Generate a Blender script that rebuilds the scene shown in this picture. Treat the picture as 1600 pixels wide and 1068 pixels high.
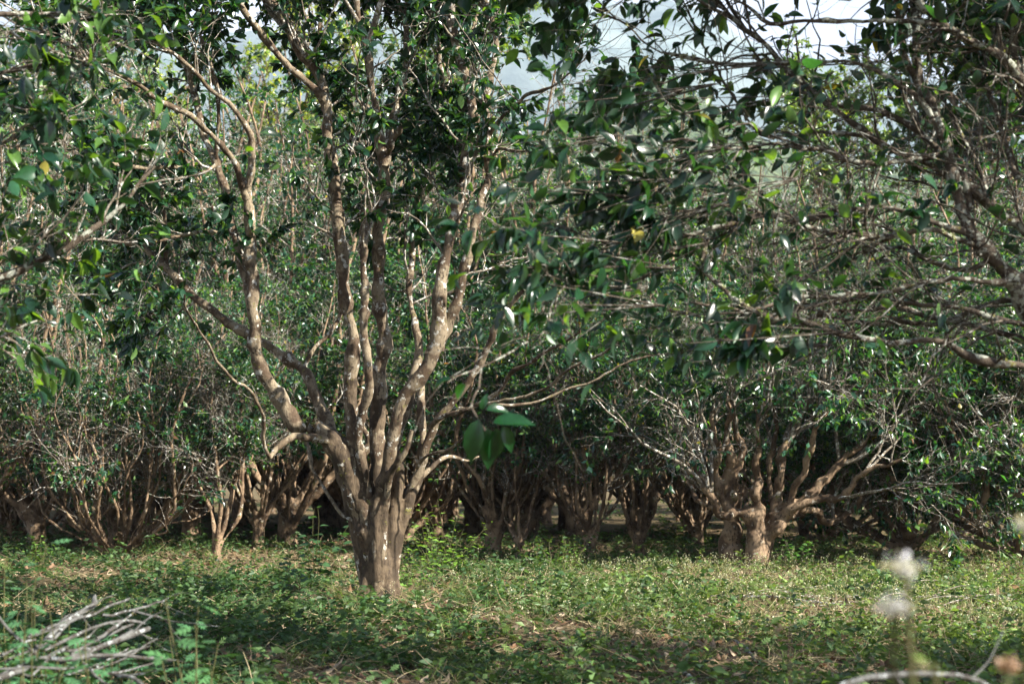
import bpy, math, random
import numpy as np
from mathutils import Vector, noise as mnoise

SC = bpy.context.scene
for o in list(bpy.data.objects): bpy.data.objects.remove(o)
COL = SC.collection
RS = np.random.RandomState

# ------------------------------------------------------------------ camera
F = 1600 * 50 / 36.0          # focal length in photo pixels
CH = 0.85                     # camera height
PITCH = math.atan(206 / F)
cam = bpy.data.objects.new('camera', bpy.data.cameras.new('camera')); COL.objects.link(cam)
cam.data.lens = 50; cam.data.sensor_width = 36
cam.location = (0, 0, CH); cam.rotation_euler = (math.pi / 2 + PITCH, 0, 0)
cam.data.clip_start = 0.05; cam.data.clip_end = 9000
cam.data.dof.use_dof = True; cam.data.dof.focus_distance = 10.0; cam.data.dof.aperture_fstop = 3.6
SC.camera = cam

# ------------------------------------------------------------------ sky, sun, exposure
SUN_EL, SUN_AZ = math.radians(37), math.radians(118)   # azimuth from +Y clockwise: from the right
sdir = Vector((math.sin(SUN_AZ) * math.cos(SUN_EL), math.cos(SUN_AZ) * math.cos(SUN_EL), math.sin(SUN_EL)))
W = bpy.data.worlds.new("World"); SC.world = W; W.use_nodes = True
nt = W.node_tree; bg = nt.nodes['Background']; bg.inputs['Strength'].default_value = 0.05
sk = nt.nodes.new('ShaderNodeTexSky'); sk.sky_type = 'NISHITA'; sk.sun_disc = False
sk.sun_elevation = SUN_EL; sk.sun_rotation = SUN_AZ; sk.altitude = 900; sk.air_density = 1.0; sk.dust_density = 1.8
# thin white cloud low in the sky
tcw = nt.nodes.new('ShaderNodeTexCoord'); sep = nt.nodes.new('ShaderNodeSeparateXYZ'); nt.links.new(tcw.outputs['Generated'], sep.inputs[0])
mr = nt.nodes.new('ShaderNodeMapRange'); mr.interpolation_type = 'SMOOTHSTEP'; mr.inputs[1].default_value = .62; mr.inputs[2].default_value = .30; nt.links.new(sep.outputs['Z'], mr.inputs[0])
nzw = nt.nodes.new('ShaderNodeTexNoise'); nzw.inputs['Scale'].default_value = 5; nzw.inputs['Detail'].default_value = 6; nt.links.new(tcw.outputs['Generated'], nzw.inputs['Vector'])
mr2 = nt.nodes.new('ShaderNodeMapRange'); mr2.inputs[1].default_value = .25; mr2.inputs[2].default_value = .6; mr2.inputs[3].default_value = .45; mr2.inputs[4].default_value = 1; nt.links.new(nzw.outputs[0], mr2.inputs[0])
mul = nt.nodes.new('ShaderNodeMath'); mul.operation = 'MULTIPLY'; nt.links.new(mr.outputs[0], mul.inputs[0]); nt.links.new(mr2.outputs[0], mul.inputs[1])
mxw = nt.nodes.new('ShaderNodeMix'); mxw.data_type = 'RGBA'; nt.links.new(mul.outputs[0], mxw.inputs['Factor']); nt.links.new(sk.outputs[0], mxw.inputs['A']); mxw.inputs["B"].default_value = (5.6, 5.9, 6.2, 1)
nt.links.new(mxw.outputs['Result'], bg.inputs['Color'])
sun = bpy.data.objects.new('sun', bpy.data.lights.new('sun', 'SUN')); COL.objects.link(sun)
sun.data.energy = 5.0; sun.data.angle = math.radians(0.53); sun.data.color = (1.0, 0.94, 0.83)
sun.rotation_euler = sdir.to_track_quat('Z', 'Y').to_euler()
vs = SC.view_settings; vs.view_transform = 'Standard'; vs.look = 'None'; vs.gamma = 1; vs.exposure = 2.2
SC.render.engine = 'CYCLES'
SC.cycles.max_bounces = 5; SC.cycles.diffuse_bounces = 3; SC.cycles.glossy_bounces = 2
SC.cycles.transmission_bounces = 3; SC.cycles.transparent_max_bounces = 4; SC.cycles.volume_bounces = 0
SC.cycles.caustics_reflective = False; SC.cycles.caustics_refractive = False

# ------------------------------------------------------------------ maths helpers
CP, SP = math.cos(PITCH), math.sin(PITCH)
def at(px, py, Y):
    """World point seen at photo pixel (px,py) at distance Y in front of the camera."""
    dx, dz = (px - 800) / F, (534 - py) / F
    wy, wz = CP - dz * SP, SP + dz * CP
    k = Y / wy
    return np.array([dx * k, Y, CH + wz * k])

def gz(x, y):
    """ground height"""
    x = np.asarray(x, float); y = np.asarray(y, float)
    z = 0.030 * np.sin(x * 0.9 + 1.3) * np.sin(y * 0.7 + .4) + 0.018 * np.sin(x * 2.3 + y * 1.7) + 0.012 * np.sin(x * 4.1 - y * 3.3 + 2)
    z = z + .016 * np.sin(x * 7.3 + 2 * np.sin(y * 3.1)) * np.sin(y * 6.1 + 1.5 * np.sin(x * 4.7)) * np.exp(-(y / 30) ** 2)
    z = z + 0.03 * np.exp(-((x + .95) ** 2 + (y - 9.3) ** 2) / 1.6) - 0.045
    return z

def nrm(v): return v / np.maximum(np.linalg.norm(v, axis=-1, keepdims=True), 1e-9)

def mk_mesh(name, V, Fc, mat=None, col=None, smooth=False):
    me = bpy.data.meshes.new(name)
    V = np.ascontiguousarray(V, np.float32); Fc = np.ascontiguousarray(Fc, np.int32)
    n = Fc.shape[1]
    me.vertices.add(len(V)); me.vertices.foreach_set('co', V.ravel())
    me.loops.add(Fc.size); me.loops.foreach_set('vertex_index', Fc.ravel())
    me.polygons.add(len(Fc)); me.polygons.foreach_set('loop_start', np.arange(0, Fc.size, n, dtype=np.int32))
    if smooth: me.polygons.foreach_set('use_smooth', np.ones(len(Fc), bool))
    if col is not None:
        a = me.color_attributes.new('Col', 'FLOAT_COLOR', 'POINT')
        c = np.ones((len(V), 4), np.float32); c[:, :col.shape[1]] = col
        a.data.foreach_set('color', c.ravel())
    me.update(calc_edges=True)
    if mat: me.materials.append(mat)
    return me

def link(name, me, parent=None, loc=None):
    o = bpy.data.objects.new(name, me); COL.objects.link(o)
    if parent is not None: o.parent = parent
    if loc is not None: o.location = loc
    return o

def tag(o, label=None, cat=None, group=None, kind=None):
    if label: o['label'] = label
    if cat: o['category'] = cat
    if group: o['group'] = group
    if kind: o['kind'] = kind
    return o

def empty(name, loc, label, cat, group=None):
    o = bpy.data.objects.new(name, None); COL.objects.link(o); o.location = loc; o.empty_display_size = .1
    return tag(o, label, cat, group)

def copy_tree(o, parent=None):
    c = o.copy(); COL.objects.link(c)
    if parent is not None: c.parent = parent
    for ch in list(o.children): copy_tree(ch, c)
    return c

# ---- tubes, vectorised: P (N,K,3), R (N,K)
def tubes(P, R, sides=4):
    N, K, _ = P.shape
    T = np.empty_like(P); T[:, 1:-1] = P[:, 2:] - P[:, :-2]; T[:, 0] = P[:, 1] - P[:, 0]; T[:, -1] = P[:, -1] - P[:, -2]
    T = nrm(T); mean = nrm(P[:, -1] - P[:, 0])
    ref = np.where(np.abs(mean[:, 2:3]) < .8, np.array([[0, 0, 1.]]), np.array([[1., 0, 0]]))
    U = nrm(np.cross(T, ref[:, None, :])); Wv = np.cross(T, U)
    a = np.arange(sides) * 2 * np.pi / sides
    V = P[:, :, None, :] + R[:, :, None, None] * (np.cos(a)[None, None, :, None] * U[:, :, None, :] + np.sin(a)[None, None, :, None] * Wv[:, :, None, :])
    V = V.reshape(-1, 3)
    i = np.arange(K - 1)[:, None]; j = np.arange(sides)[None, :]
    f = np.stack([i * sides + j, i * sides + (j + 1) % sides, (i + 1) * sides + (j + 1) % sides, (i + 1) * sides + j], -1).reshape(-1, 4)
    Fc = (f[None] + (np.arange(N) * K * sides)[:, None, None]).reshape(-1, 4)
    return V, Fc

def merge(parts):
    Vs, Fs, n = [], [], 0
    for V, Fc in parts:
        Vs.append(V); Fs.append(Fc + n); n += len(V)
    return np.concatenate(Vs), np.concatenate(Fs)

def spline(pts, K):
    """Catmull-Rom through pts (n,m) resampled evenly to K points"""
    p = np.asarray(pts, float)
    q = np.vstack([2 * p[0] - p[1], p, 2 * p[-1] - p[-2]])
    out = []
    for i in range(1, len(q) - 2):
        t = np.linspace(0, 1, 12, endpoint=False)[:, None]
        a, b, c, d = q[i - 1], q[i], q[i + 1], q[i + 2]
        out.append(.5 * (2 * b + (c - a) * t + (2 * a - 5 * b + 4 * c - d) * t ** 2 + (-a + 3 * b - 3 * c + d) * t ** 3))
    out = np.vstack(out + [p[-1:]])
    s = np.r_[0, np.cumsum(np.linalg.norm(np.diff(out[:, :3], axis=0), axis=1))]
    u = np.linspace(0, s[-1], K)
    return np.stack([np.interp(u, s, out[:, k]) for k in range(out.shape[1])], -1)

def grow(rs, P, R, n, t0, t1, length, ang, wig, trop, K=5, rk=.6, rtip=.25, up=0.0, taper_len=True, rmax=9, flat=1.0):
    """n children in total spread over the parent polylines (weighted by length)"""
    N, KK, _ = P.shape
    L = np.linalg.norm(np.diff(P, axis=1), axis=2).sum(1)
    idx = rs.choice(N, n, p=L / L.sum())
    t = rs.uniform(t0, t1, n)
    f = t * (KK - 1); i = np.minimum(f.astype(int), KK - 2); fr = (f - i)[:, None]
    p0 = P[idx, i] * (1 - fr) + P[idx, i + 1] * fr
    tg = nrm(P[idx, i + 1] - P[idx, i])
    r0 = R[idx, i] * (1 - fr[:, 0]) + R[idx, i + 1] * fr[:, 0]
    rv = nrm(rs.normal(size=(n, 3)) * np.array([1, 1, flat]))
    side = nrm(rv - tg * (rv * tg).sum(1, keepdims=True))
    a = rs.uniform(ang[0], ang[1], n)[:, None]
    d = nrm(tg * np.cos(a) + side * np.sin(a) + np.array([0, 0, up]))
    ln = rs.uniform(length[0], length[1], n)
    if taper_len: ln = ln * (1.15 - .5 * t)
    step = (ln / (K - 1))[:, None]
    C = np.empty((n, K, 3)); C[:, 0] = p0
    for k in range(1, K):
        d = nrm(d + rs.normal(size=(n, 3)) * wig + np.array([0, 0, trop]))
        C[:, k] = C[:, k - 1] + d * step
    r = np.minimum(r0 * rk, rmax)
    RR = r[:, None] * np.linspace(1, rtip, K)[None]
    return C, RR

# ---- leaves
def leaf_tpl(hi=True, lobed=False):
    """unit leaf along +Y, normal +Z, length 1"""
    if hi:
        rows = [(0, .0), (.12, .14), (.38, .235), (.65, .20), (.86, .09), (1, 0)]
        V, Fc = [], []
        for t, w in rows:
            z = -.22 * t * t
            V += [(-w, t, z + w * .35), (0, t, z), (w, t, z + w * .35)]
        for i in range(len(rows) - 1):
            a = i * 3
            Fc += [(a, a + 1, a + 4, a + 3), (a + 1, a + 2, a + 5, a + 4)]
        return np.array(V, float), np.array(Fc)
    V = [(0, 0, 0), (-.23, .42, .03), (0, .45, -.06), (.23, .42, .03), (0, 1, -.20)]
    return np.array(V, float), np.array([(0, 2, 1), (0, 3, 2), (1, 2, 4), (2, 3, 4)])
HI, LO = leaf_tpl(True), leaf_tpl(False)
def lobed_tpl():
    V, Fc = [], []
    def blade(p, d, L, w):
        d = np.array(d, float); d /= np.linalg.norm(d); s = np.array([-d[1], d[0]])
        b = len(V)
        for t, k in ((0, .25), (.35, 1), (.7, .7), (1, 0)):
            q = np.array(p) + d * L * t
            for sg in (-1, 0, 1):
                xy = q + s * w * k * sg; V.append((xy[0], xy[1], -.25 * (xy[1] ** 2) - .15 * abs(xy[0]) + .02 * abs(sg)))
        for i in range(3):
            a = b + i * 3
            Fc.extend([(a, a + 1, a + 4, a + 3), (a + 1, a + 2, a + 5, a + 4)])
    for y, L in ((.22, .30), (.42, .36), (.62, .30)):
        for sg in (-1, 1): blade((0, y), (sg * .8, .55), L, .065)
    blade((0, .0), (0, 1), 1.0, .05); blade((0, .62), (0, 1), .38, .08)
    return np.array(V, float), np.array(Fc)
LOB = lobed_tpl()
def round_tpl():
    V = [(0, 0, 0), (-.30, .25, .05), (-.34, .55, .04), (0, .5, -.03), (.30, .25, .05), (.34, .55, .04), (0, 1, -.12)]
    return np.array(V, float), np.array([(0, 3, 1), (1, 3, 2), (0, 4, 3), (3, 4, 5), (2, 3, 6), (3, 5, 6)])
RND = round_tpl()

def place_leaves(tpl, P, D, Nn, S, wid=None, col=None, curl=None):
    """P pos, D direction of leaf, Nn approx normal, S length"""
    V, Fc = tpl
    Y = nrm(D); X = nrm(np.cross(Y, Nn)); Z = np.cross(X, Y)
    n = len(P); m = len(V)
    if wid is None: wid = np.ones(n)
    vz = V[None, :, 2] * (1 if curl is None else curl[:, None])
    out = (V[None, :, 0, None] * (S * wid)[:, None, None] * X[:, None] + V[None, :, 1, None] * S[:, None, None] * Y[:, None] + vz[..., None] * S[:, None, None] * Z[:, None]) + P[:, None]
    Fo = (Fc[None] + (np.arange(n) * m)[:, None, None]).reshape(-1, Fc.shape[1])
    c = None if col is None else np.repeat(col, m, axis=0)
    return out.reshape(-1, 3), Fo, c

def leaf_colors(rs, n, young=.08, yellow=.004, base=(.009, .030, .014), tint=(.055, .115, .022)):
    c = np.array(base)[None] * np.exp(rs.normal(size=(n, 1)) * .38) * (1 + rs.normal(size=(n, 3)) * .08)
    m = rs.uniform(size=n) < young; c[m] = np.array(tint) * rs.uniform(.7, 1.2, (m.sum(), 1))
    m = rs.uniform(size=n) < yellow; c[m] = np.array((.22, .19, .03)) * rs.uniform(.6, 1.1, (m.sum(), 1))
    m = rs.uniform(size=n) < yellow * .7; c[m] = np.array((.13, .065, .03)) * rs.uniform(.6, 1.2, (m.sum(), 1))
    return np.clip(c, .004, 1)

def leaves_on(rs, P, R, per, size, tpl=HI, tr=(.3, 1.0), droop=.35, spread=.9, colkw={}, curl=(.4, 2.2)):
    """leaves on twigs P (N,K,3); per = mean leaves per twig"""
    N, KK, _ = P.shape; n = int(N * per)
    m = P[:, -1]; q = rs.uniform(0, 6.28, 3)     # leafy sprays and bare patches
    big = tpl is HI; w = rs.gamma(2.2 if big else .9, size=N) * np.clip((1.6 if big else 1) + 1.5 * np.sin(m[:, 0] * 5.1 + q[0] + np.sin(m[:, 2] * 3)) * np.sin(m[:, 1] * 4.7 + q[1]) + .9 * np.sin(m[:, 2] * 6.3 + q[2] + m[:, 0] * 2), .45 if big else .08, None)
    idx = rs.choice(N, n, p=w / w.sum()); t = tr[0] + (tr[1] - tr[0]) * rs.uniform(0, 1, n) ** .6
    f = t * (KK - 1); i = np.minimum(f.astype(int), KK - 2); fr = (f - i)[:, None]
    p0 = P[idx, i] * (1 - fr) + P[idx, i + 1] * fr
    tg = nrm(P[idx, i + 1] - P[idx, i])
    d = nrm(tg * .7 + rs.normal(size=(n, 3)) * spread * .6 - np.array([0, 0, droop]) * rs.uniform(.2, 1.8, (n, 1)))
    nn = nrm(np.array([0, 0, 1.]) + rs.normal(size=(n, 3)) * .85)
    S = rs.uniform(size[0], size[1], n)
    return place_leaves(tpl, p0, d, nn, S, rs.uniform(.75, 1.25, n), leaf_colors(rs, n, **colkw), rs.uniform(curl[0], curl[1], n))

# ------------------------------------------------------------------ materials
def newmat(name):
    m = bpy.data.materials.new(name); m.use_nodes = True
    t = m.node_tree; t.nodes.clear()
    return m, t, t.nodes.new, t.links.new

def leaf_mat(name, rough=.25, trans=.30, tscale=(4.4, 3.9, .9), spec=.5, under=1.35):
    m, t, N, L = newmat(name)
    out = N('ShaderNodeOutputMaterial'); pr = N('ShaderNodeBsdfPrincipled'); tr = N('ShaderNodeBsdfTranslucent'); mx = N('ShaderNodeMixShader')
    at_ = N('ShaderNodeAttribute'); at_.attribute_name = 'Col'
    geo = N('ShaderNodeNewGeometry')
    tc = N('ShaderNodeTexCoord'); nz = N('ShaderNodeTexNoise'); nz.inputs['Scale'].default_value = 60; nz.inputs['Detail'].default_value = 2
    L(tc.outputs['Object'], nz.inputs['Vector'])
    mp = N('ShaderNodeMapRange'); mp.inputs[3].default_value = .6; mp.inputs[4].default_value = 1.4; L(nz.outputs[0], mp.inputs[0])
    v = N('ShaderNodeVectorMath'); v.operation = 'SCALE'; L(at_.outputs['Color'], v.inputs[0]); L(mp.outputs[0], v.inputs['Scale'])
    # the underside of a leaf is paler and duller
    b = N('ShaderNodeMix'); b.data_type = 'RGBA'; L(geo.outputs['Backfacing'], b.inputs['Factor'])
    v2 = N('ShaderNodeVectorMath'); v2.operation = 'MULTIPLY_ADD'; L(v.outputs[0], v2.inputs[0]); v2.inputs[1].default_value = (under, under, under); v2.inputs[2].default_value = (.004, .007, .005)
    L(v.outputs[0], b.inputs['A']); L(v2.outputs[0], b.inputs['B'])
    L(b.outputs['Result'], pr.inputs['Base Color'])
    r = N('ShaderNodeMapRange'); r.inputs[3].default_value = rough; r.inputs[4].default_value = rough + .18; L(geo.outputs['Backfacing'], r.inputs[0]); L(r.outputs[0], pr.inputs['Roughness'])
    pr.inputs['Specular IOR Level'].default_value = spec
    v3 = N('ShaderNodeVectorMath'); v3.operation = 'MULTIPLY'; L(v.outputs[0], v3.inputs[0]); v3.inputs[1].default_value = tscale; L(v3.outputs[0], tr.inputs['Color'])
    mx.inputs[0].default_value = trans; L(pr.outputs[0], mx.inputs[1]); L(tr.outputs[0], mx.inputs[2]); L(mx.outputs[0], out.inputs[0])
    return m

def bark_mat(name, c1, c2, c3, dark=(.035, .024, .016), scale=14, lich=.56, bump=.5, moss=(.13, .12, .03)):
    m, t, N, L = newmat(name)
    out = N('ShaderNodeOutputMaterial'); pr = N('ShaderNodeBsdfPrincipled'); L(pr.outputs[0], out.inputs[0])
    tc = N('ShaderNodeTexCoord')
    def noise(sc, det=4, rough=.6, stretch=None):
        n = N('ShaderNodeTexNoise'); n.inputs['Scale'].default_value = sc; n.inputs['Detail'].default_value = det; n.inputs['Roughness'].default_value = rough
        if stretch:
            mpn = N('ShaderNodeMapping'); mpn.inputs['Scale'].default_value = stretch; L(tc.outputs['Object'], mpn.inputs[0]); L(mpn.outputs[0], n.inputs['Vector'])
        else: L(tc.outputs['Object'], n.inputs['Vector'])
        return n.outputs[0]
    def ramp(fac, a, b):
        r = N('ShaderNodeMapRange'); r.clamp = True; r.interpolation_type = 'SMOOTHSTEP'; r.inputs[1].default_value = a; r.inputs[2].default_value = b; L(fac, r.inputs[0]); return r.outputs[0]
    def mix(fac, A, B):
        x = N('ShaderNodeMix'); x.data_type = 'RGBA'; L(fac, x.inputs['Factor'])
        for s, c in (('A', A), ('B', B)):
            if isinstance(c, tuple): x.inputs[s].default_value = (*c, 1)
            else: L(c, x.inputs[s])
        return x.outputs['Result']
    base = mix(ramp(noise(scale * .45, 5), .42, .58), c1, c2)
    base = mix(ramp(noise(scale * 4, 3, stretch=(1, 1, .35)), .52, .72), base, dark)
    base = mix(ramp(noise(scale, 4, .7), lich, lich + .06), base, c3)
    base = mix(ramp(noise(scale * .8 + 3, 4, .75), .62, .68), base, moss)
    base = mix(ramp(noise(scale * 1.7 + 5, 2, .6), .64, .69), base, dark)
    L(base, pr.inputs['Base Color']); pr.inputs['Roughness'].default_value = .8; pr.inputs['Specular IOR Level'].default_value = .25
    bm = N('ShaderNodeBump'); bm.inputs['Strength'].default_value = bump; bm.inputs['Distance'].default_value = .012
    L(noise(scale * 5, 5, .7, stretch=(1, 1, .4)), bm.inputs['Height']); L(bm.outputs[0], pr.inputs['Normal'])
    return m

M_LEAF = leaf_mat('tea_leaf')
M_LEAF_FAR = leaf_mat('tea_leaf_far', rough=.27, trans=.32, spec=.6)
M_HERB = leaf_mat('herb_leaf', rough=.5, trans=.35, tscale=(1.9, 1.8, .9), spec=.35, under=1.2)
M_DEAD = leaf_mat('dead_leaf', rough=.7, trans=.15, tscale=(1.2, 1.1, .9), spec=.2, under=1.0)
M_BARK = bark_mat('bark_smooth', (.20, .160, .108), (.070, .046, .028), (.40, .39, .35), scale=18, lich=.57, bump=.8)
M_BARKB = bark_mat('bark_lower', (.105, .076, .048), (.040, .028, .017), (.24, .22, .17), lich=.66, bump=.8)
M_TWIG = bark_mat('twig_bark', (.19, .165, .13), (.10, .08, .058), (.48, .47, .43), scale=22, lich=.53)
M_TWIGD = bark_mat('twig_bark_shaded', (.10, .085, .065), (.05, .038, .028), (.27, .27, .24), scale=22, lich=.54)  # darker copy of the twig bark, canopy shade put into its colour
M_BARKR = bark_mat('bark_lichen', (.11, .086, .064), (.05, .036, .025), (.30, .31, .26), scale=20, lich=.52, bump=.9)
M_BARKF = bark_mat('bark_far', (.23, .16, .10), (.085, .054, .032), (.36, .32, .26), scale=12, lich=.6, bump=.8)
M_CUT = bark_mat('bark_cut_branch', (.12, .12, .115), (.06, .055, .05), (.30, .32, .32), scale=30, lich=.56, bump=.7)
M_LICH = leaf_mat('lichen', rough=.9, trans=.1, spec=.1)

# ------------------------------------------------------------------ the ground
def ground():
    m, t, N, L = newmat('soil')
    out = N('ShaderNodeOutputMaterial'); pr = N('ShaderNodeBsdfPrincipled'); L(pr.outputs[0], out.inputs[0])
    tc = N('ShaderNodeTexCoord')
    def noise(sc, det):
        n = N('ShaderNodeTexNoise'); n.inputs['Scale'].default_value = sc; n.inputs['Detail'].default_value = det; n.inputs['Roughness'].default_value = .7; L(tc.outputs['Object'], n.inputs['Vector']); return n
    n1, n2, n3 = noise(1.1, 4), noise(14, 6), noise(60, 4)
    cr = N('ShaderNodeValToRGB'); L(n2.outputs[0], cr.inputs[0]); e = cr.color_ramp.elements
    e[0].position = .32; e[0].color = (.030, .020, .014, 1); e[1].position = .70; e[1].color = (.20, .13, .075, 1)
    x = e.new(.5); x.color = (.095, .062, .036, 1)
    cr2 = N('ShaderNodeValToRGB'); L(n1.outputs[0], cr2.inputs[0]); e = cr2.color_ramp.elements
    e[0].position = .38; e[0].color = (.045, .065, .022, 1); e[1].position = .62; e[1].color = (.16, .12, .065, 1)
    mx = N('ShaderNodeMix'); mx.data_type = 'RGBA'; mx.inputs['Factor'].default_value = .4; L(cr.outputs[0], mx.inputs['A']); L(cr2.outputs[0], mx.inputs['B'])
    L(mx.outputs['Result'], pr.inputs['Base Color']); pr.inputs['Roughness'].default_value = .95; pr.inputs['Specular IOR Level'].default_value = .15
    b = N('ShaderNodeBump'); b.inputs['Distance'].default_value = .02; b.inputs['Strength'].default_value = .8; L(n3.outputs[0], b.inputs['Height']); L(b.outputs[0], pr.inputs['Normal'])
    # one sheet: fine near the camera, coarse towards the horizon
    def axis(fine, lim):
        a = list(np.arange(0, fine, .12)); s = .12
        while a[-1] < lim: s *= 1.35; a.append(a[-1] + s)
        return np.array(a)
    xa = axis(9, 2600); xs = np.r_[-xa[::-1][:-1], xa]; ya = axis(22, 2600); yb = axis(4, 300); ys = np.r_[-yb[::-1][:-1], ya]
    X, Y = np.meshgrid(xs, ys)
    Z = gz(X, Y) + .012 * np.sin(X * 11 + np.sin(Y * 9) * 2) * np.sin(Y * 13 + X * 3)
    V = np.stack([X, Y, Z], -1).reshape(-1, 3); nx = len(xs)
    i = np.arange(len(ys) - 1)[:, None]; j = np.arange(nx - 1)[None]
    Fc = np.stack([i * nx + j, i * nx + j + 1, (i + 1) * nx + j + 1, (i + 1) * nx + j], -1).reshape(-1, 4)
    o = link('ground', mk_mesh('ground', V, Fc, m, smooth=True)); o['kind'] = 'structure'
ground()

# ------------------------------------------------------------------ hand-traced trees
def lumpy(P, rs, amp):
    """gnarl a (K,3) centre line"""
    n = rs.normal(size=P.shape) * amp
    n = (n + np.roll(n, 1, 0) + np.roll(n, -1, 0)) / 2; n[0] = 0; return P + n

def limb(rs, pts, w, Y, k=None, seed=0, gn=.006, width_lump=.12):
    """pts: [(px,py)], w: widths in px [start..end], Y: distance [start..end]; returns (K,3),(K)"""
    n = len(pts); u = np.linspace(0, 1, n)
    Yv = np.interp(u, np.linspace(0, 1, len(Y)), Y); wv = np.interp(u, np.linspace(0, 1, len(w)), w)
    p = np.array([np.r_[at(a, b, y), ww / F * y / 2] for (a, b), y, ww in zip(pts, Yv, wv)])
    L = np.linalg.norm(np.diff(p[:, :3], axis=0), axis=1).sum()
    K = k or int(max(8, min(60, L / .045)))
    q = spline(p, K)
    P = lumpy(q[:, :3], rs, gn); r = q[:, 3]
    lump = rs.normal(size=K) * width_lump; lump = (lump + np.roll(lump, 1)) * .7
    knots = rs.uniform(size=K) < .06; lump[knots] += rs.uniform(.15, .45)
    return P, np.maximum(r * (1 + lump), .0015)

def rough_tube(P, R, sides, seed, amp=.10):
    V, Fc = tubes(P[None], R[None], sides)
    c = np.repeat(P, sides, axis=0); rr = np.repeat(R, sides)
    d = V - c
    nn = np.array([mnoise.noise(Vector(v * 9 + seed)) + .5 * mnoise.noise(Vector(v * 23 + seed)) for v in V])
    return c + d * (1 + amp * 2.2 * nn)[:, None], Fc

def capped(V, Fc, P, sides):
    return V, Fc

def remeshed(name, parts, voxel, mat, rs, disp=.010, freq=7, smooth=3):
    """fuse overlapping tubes into one continuous skin"""
    V, Fc = merge(parts)
    me = mk_mesh(name + '_raw', V, Fc)
    import bmesh
    bm = bmesh.new(); bm.from_mesh(me); bmesh.ops.holes_fill(bm, edges=[e for e in bm.edges if e.is_boundary]); bm.to_mesh(me); bm.free()
    o = bpy.data.objects.new('tmp', me); COL.objects.link(o)
    m = o.modifiers.new('r', 'REMESH'); m.mode = 'VOXEL'; m.voxel_size = voxel
    s = o.modifiers.new('s', 'SMOOTH'); s.factor = .6; s.iterations = smooth
    dg = bpy.context.evaluated_depsgraph_get(); ev = o.evaluated_get(dg)
    new = bpy.data.meshes.new_from_object(ev, depsgraph=dg); new.name = name
    bpy.data.objects.remove(o); bpy.data.meshes.remove(me)
    n = len(new.vertices); co = np.empty(n * 3, np.float32); no = np.empty(n * 3, np.float32)
    new.vertices.foreach_get('co', co); new.vertices.foreach_get('normal', no)
    co = co.reshape(-1, 3); no = no.reshape(-1, 3)
    h = np.array([mnoise.noise(Vector((v[0] * freq, v[1] * freq, v[2] * freq * .45))) + .5 * mnoise.noise(Vector((v[0] * freq * 3, v[1] * freq * 3, v[2] * freq * 1.2))) for v in co])
    co = co + no * (h * disp)[:, None]
    new.vertices.foreach_set('co', co.astype(np.float32).ravel())
    new.polygons.foreach_set('use_smooth', np.ones(len(new.polygons), bool))
    new.materials.clear(); new.materials.append(mat); new.update()
    return new

def shift(me, d):
    me.transform(__import__('mathutils').Matrix.Translation(Vector(d)))

def finish_tree(root, rs, limbs, twig_groups, leaves, mats, sides=9, trunk=None, stem_name='stem'):
    base = np.array(root.location)
    if trunk is not None: shift(trunk, -base); link('trunk', trunk, root)
    for k, (P, R) in enumerate(limbs):
        big = R.max() > .012
        V, Fc = rough_tube(P, R, sides if big else 6, k * 3.1)
        link(stem_name if R.max() > .025 else 'branch', mk_mesh('limb', V - base, Fc, mats[0], smooth=True), root)
    tp = [tubes(P, R, s) for P, R, s in twig_groups]
    V, Fc = merge(tp); tw = link('twigs', mk_mesh('twigs', V - base, Fc, mats[1], smooth=True), root)
    V, Fc, c = leaves
    cr = link('crown', mk_mesh('crown', V - base, Fc, mats[2], c), root)
    return root

def pad(limbs, K=24):
    P = np.stack([spline(np.c_[p, r], K) for p, r in limbs]); return P[..., :3], P[..., 3]

def open_gap(rs, T, Q, keep=.12):
    """few leafy twigs grow where the real tree leaves a gap towards the sky"""
    e = T[:, -1]; dx = e[:, 0] / e[:, 1]; dz = (e[:, 2] - CH) / e[:, 1]
    k = (dx > .055) & (dx < .265) & (dz > .288) & (dz < .42)
    k &= rs.uniform(size=len(T)) > keep
    return T[~k], Q[~k]

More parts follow.
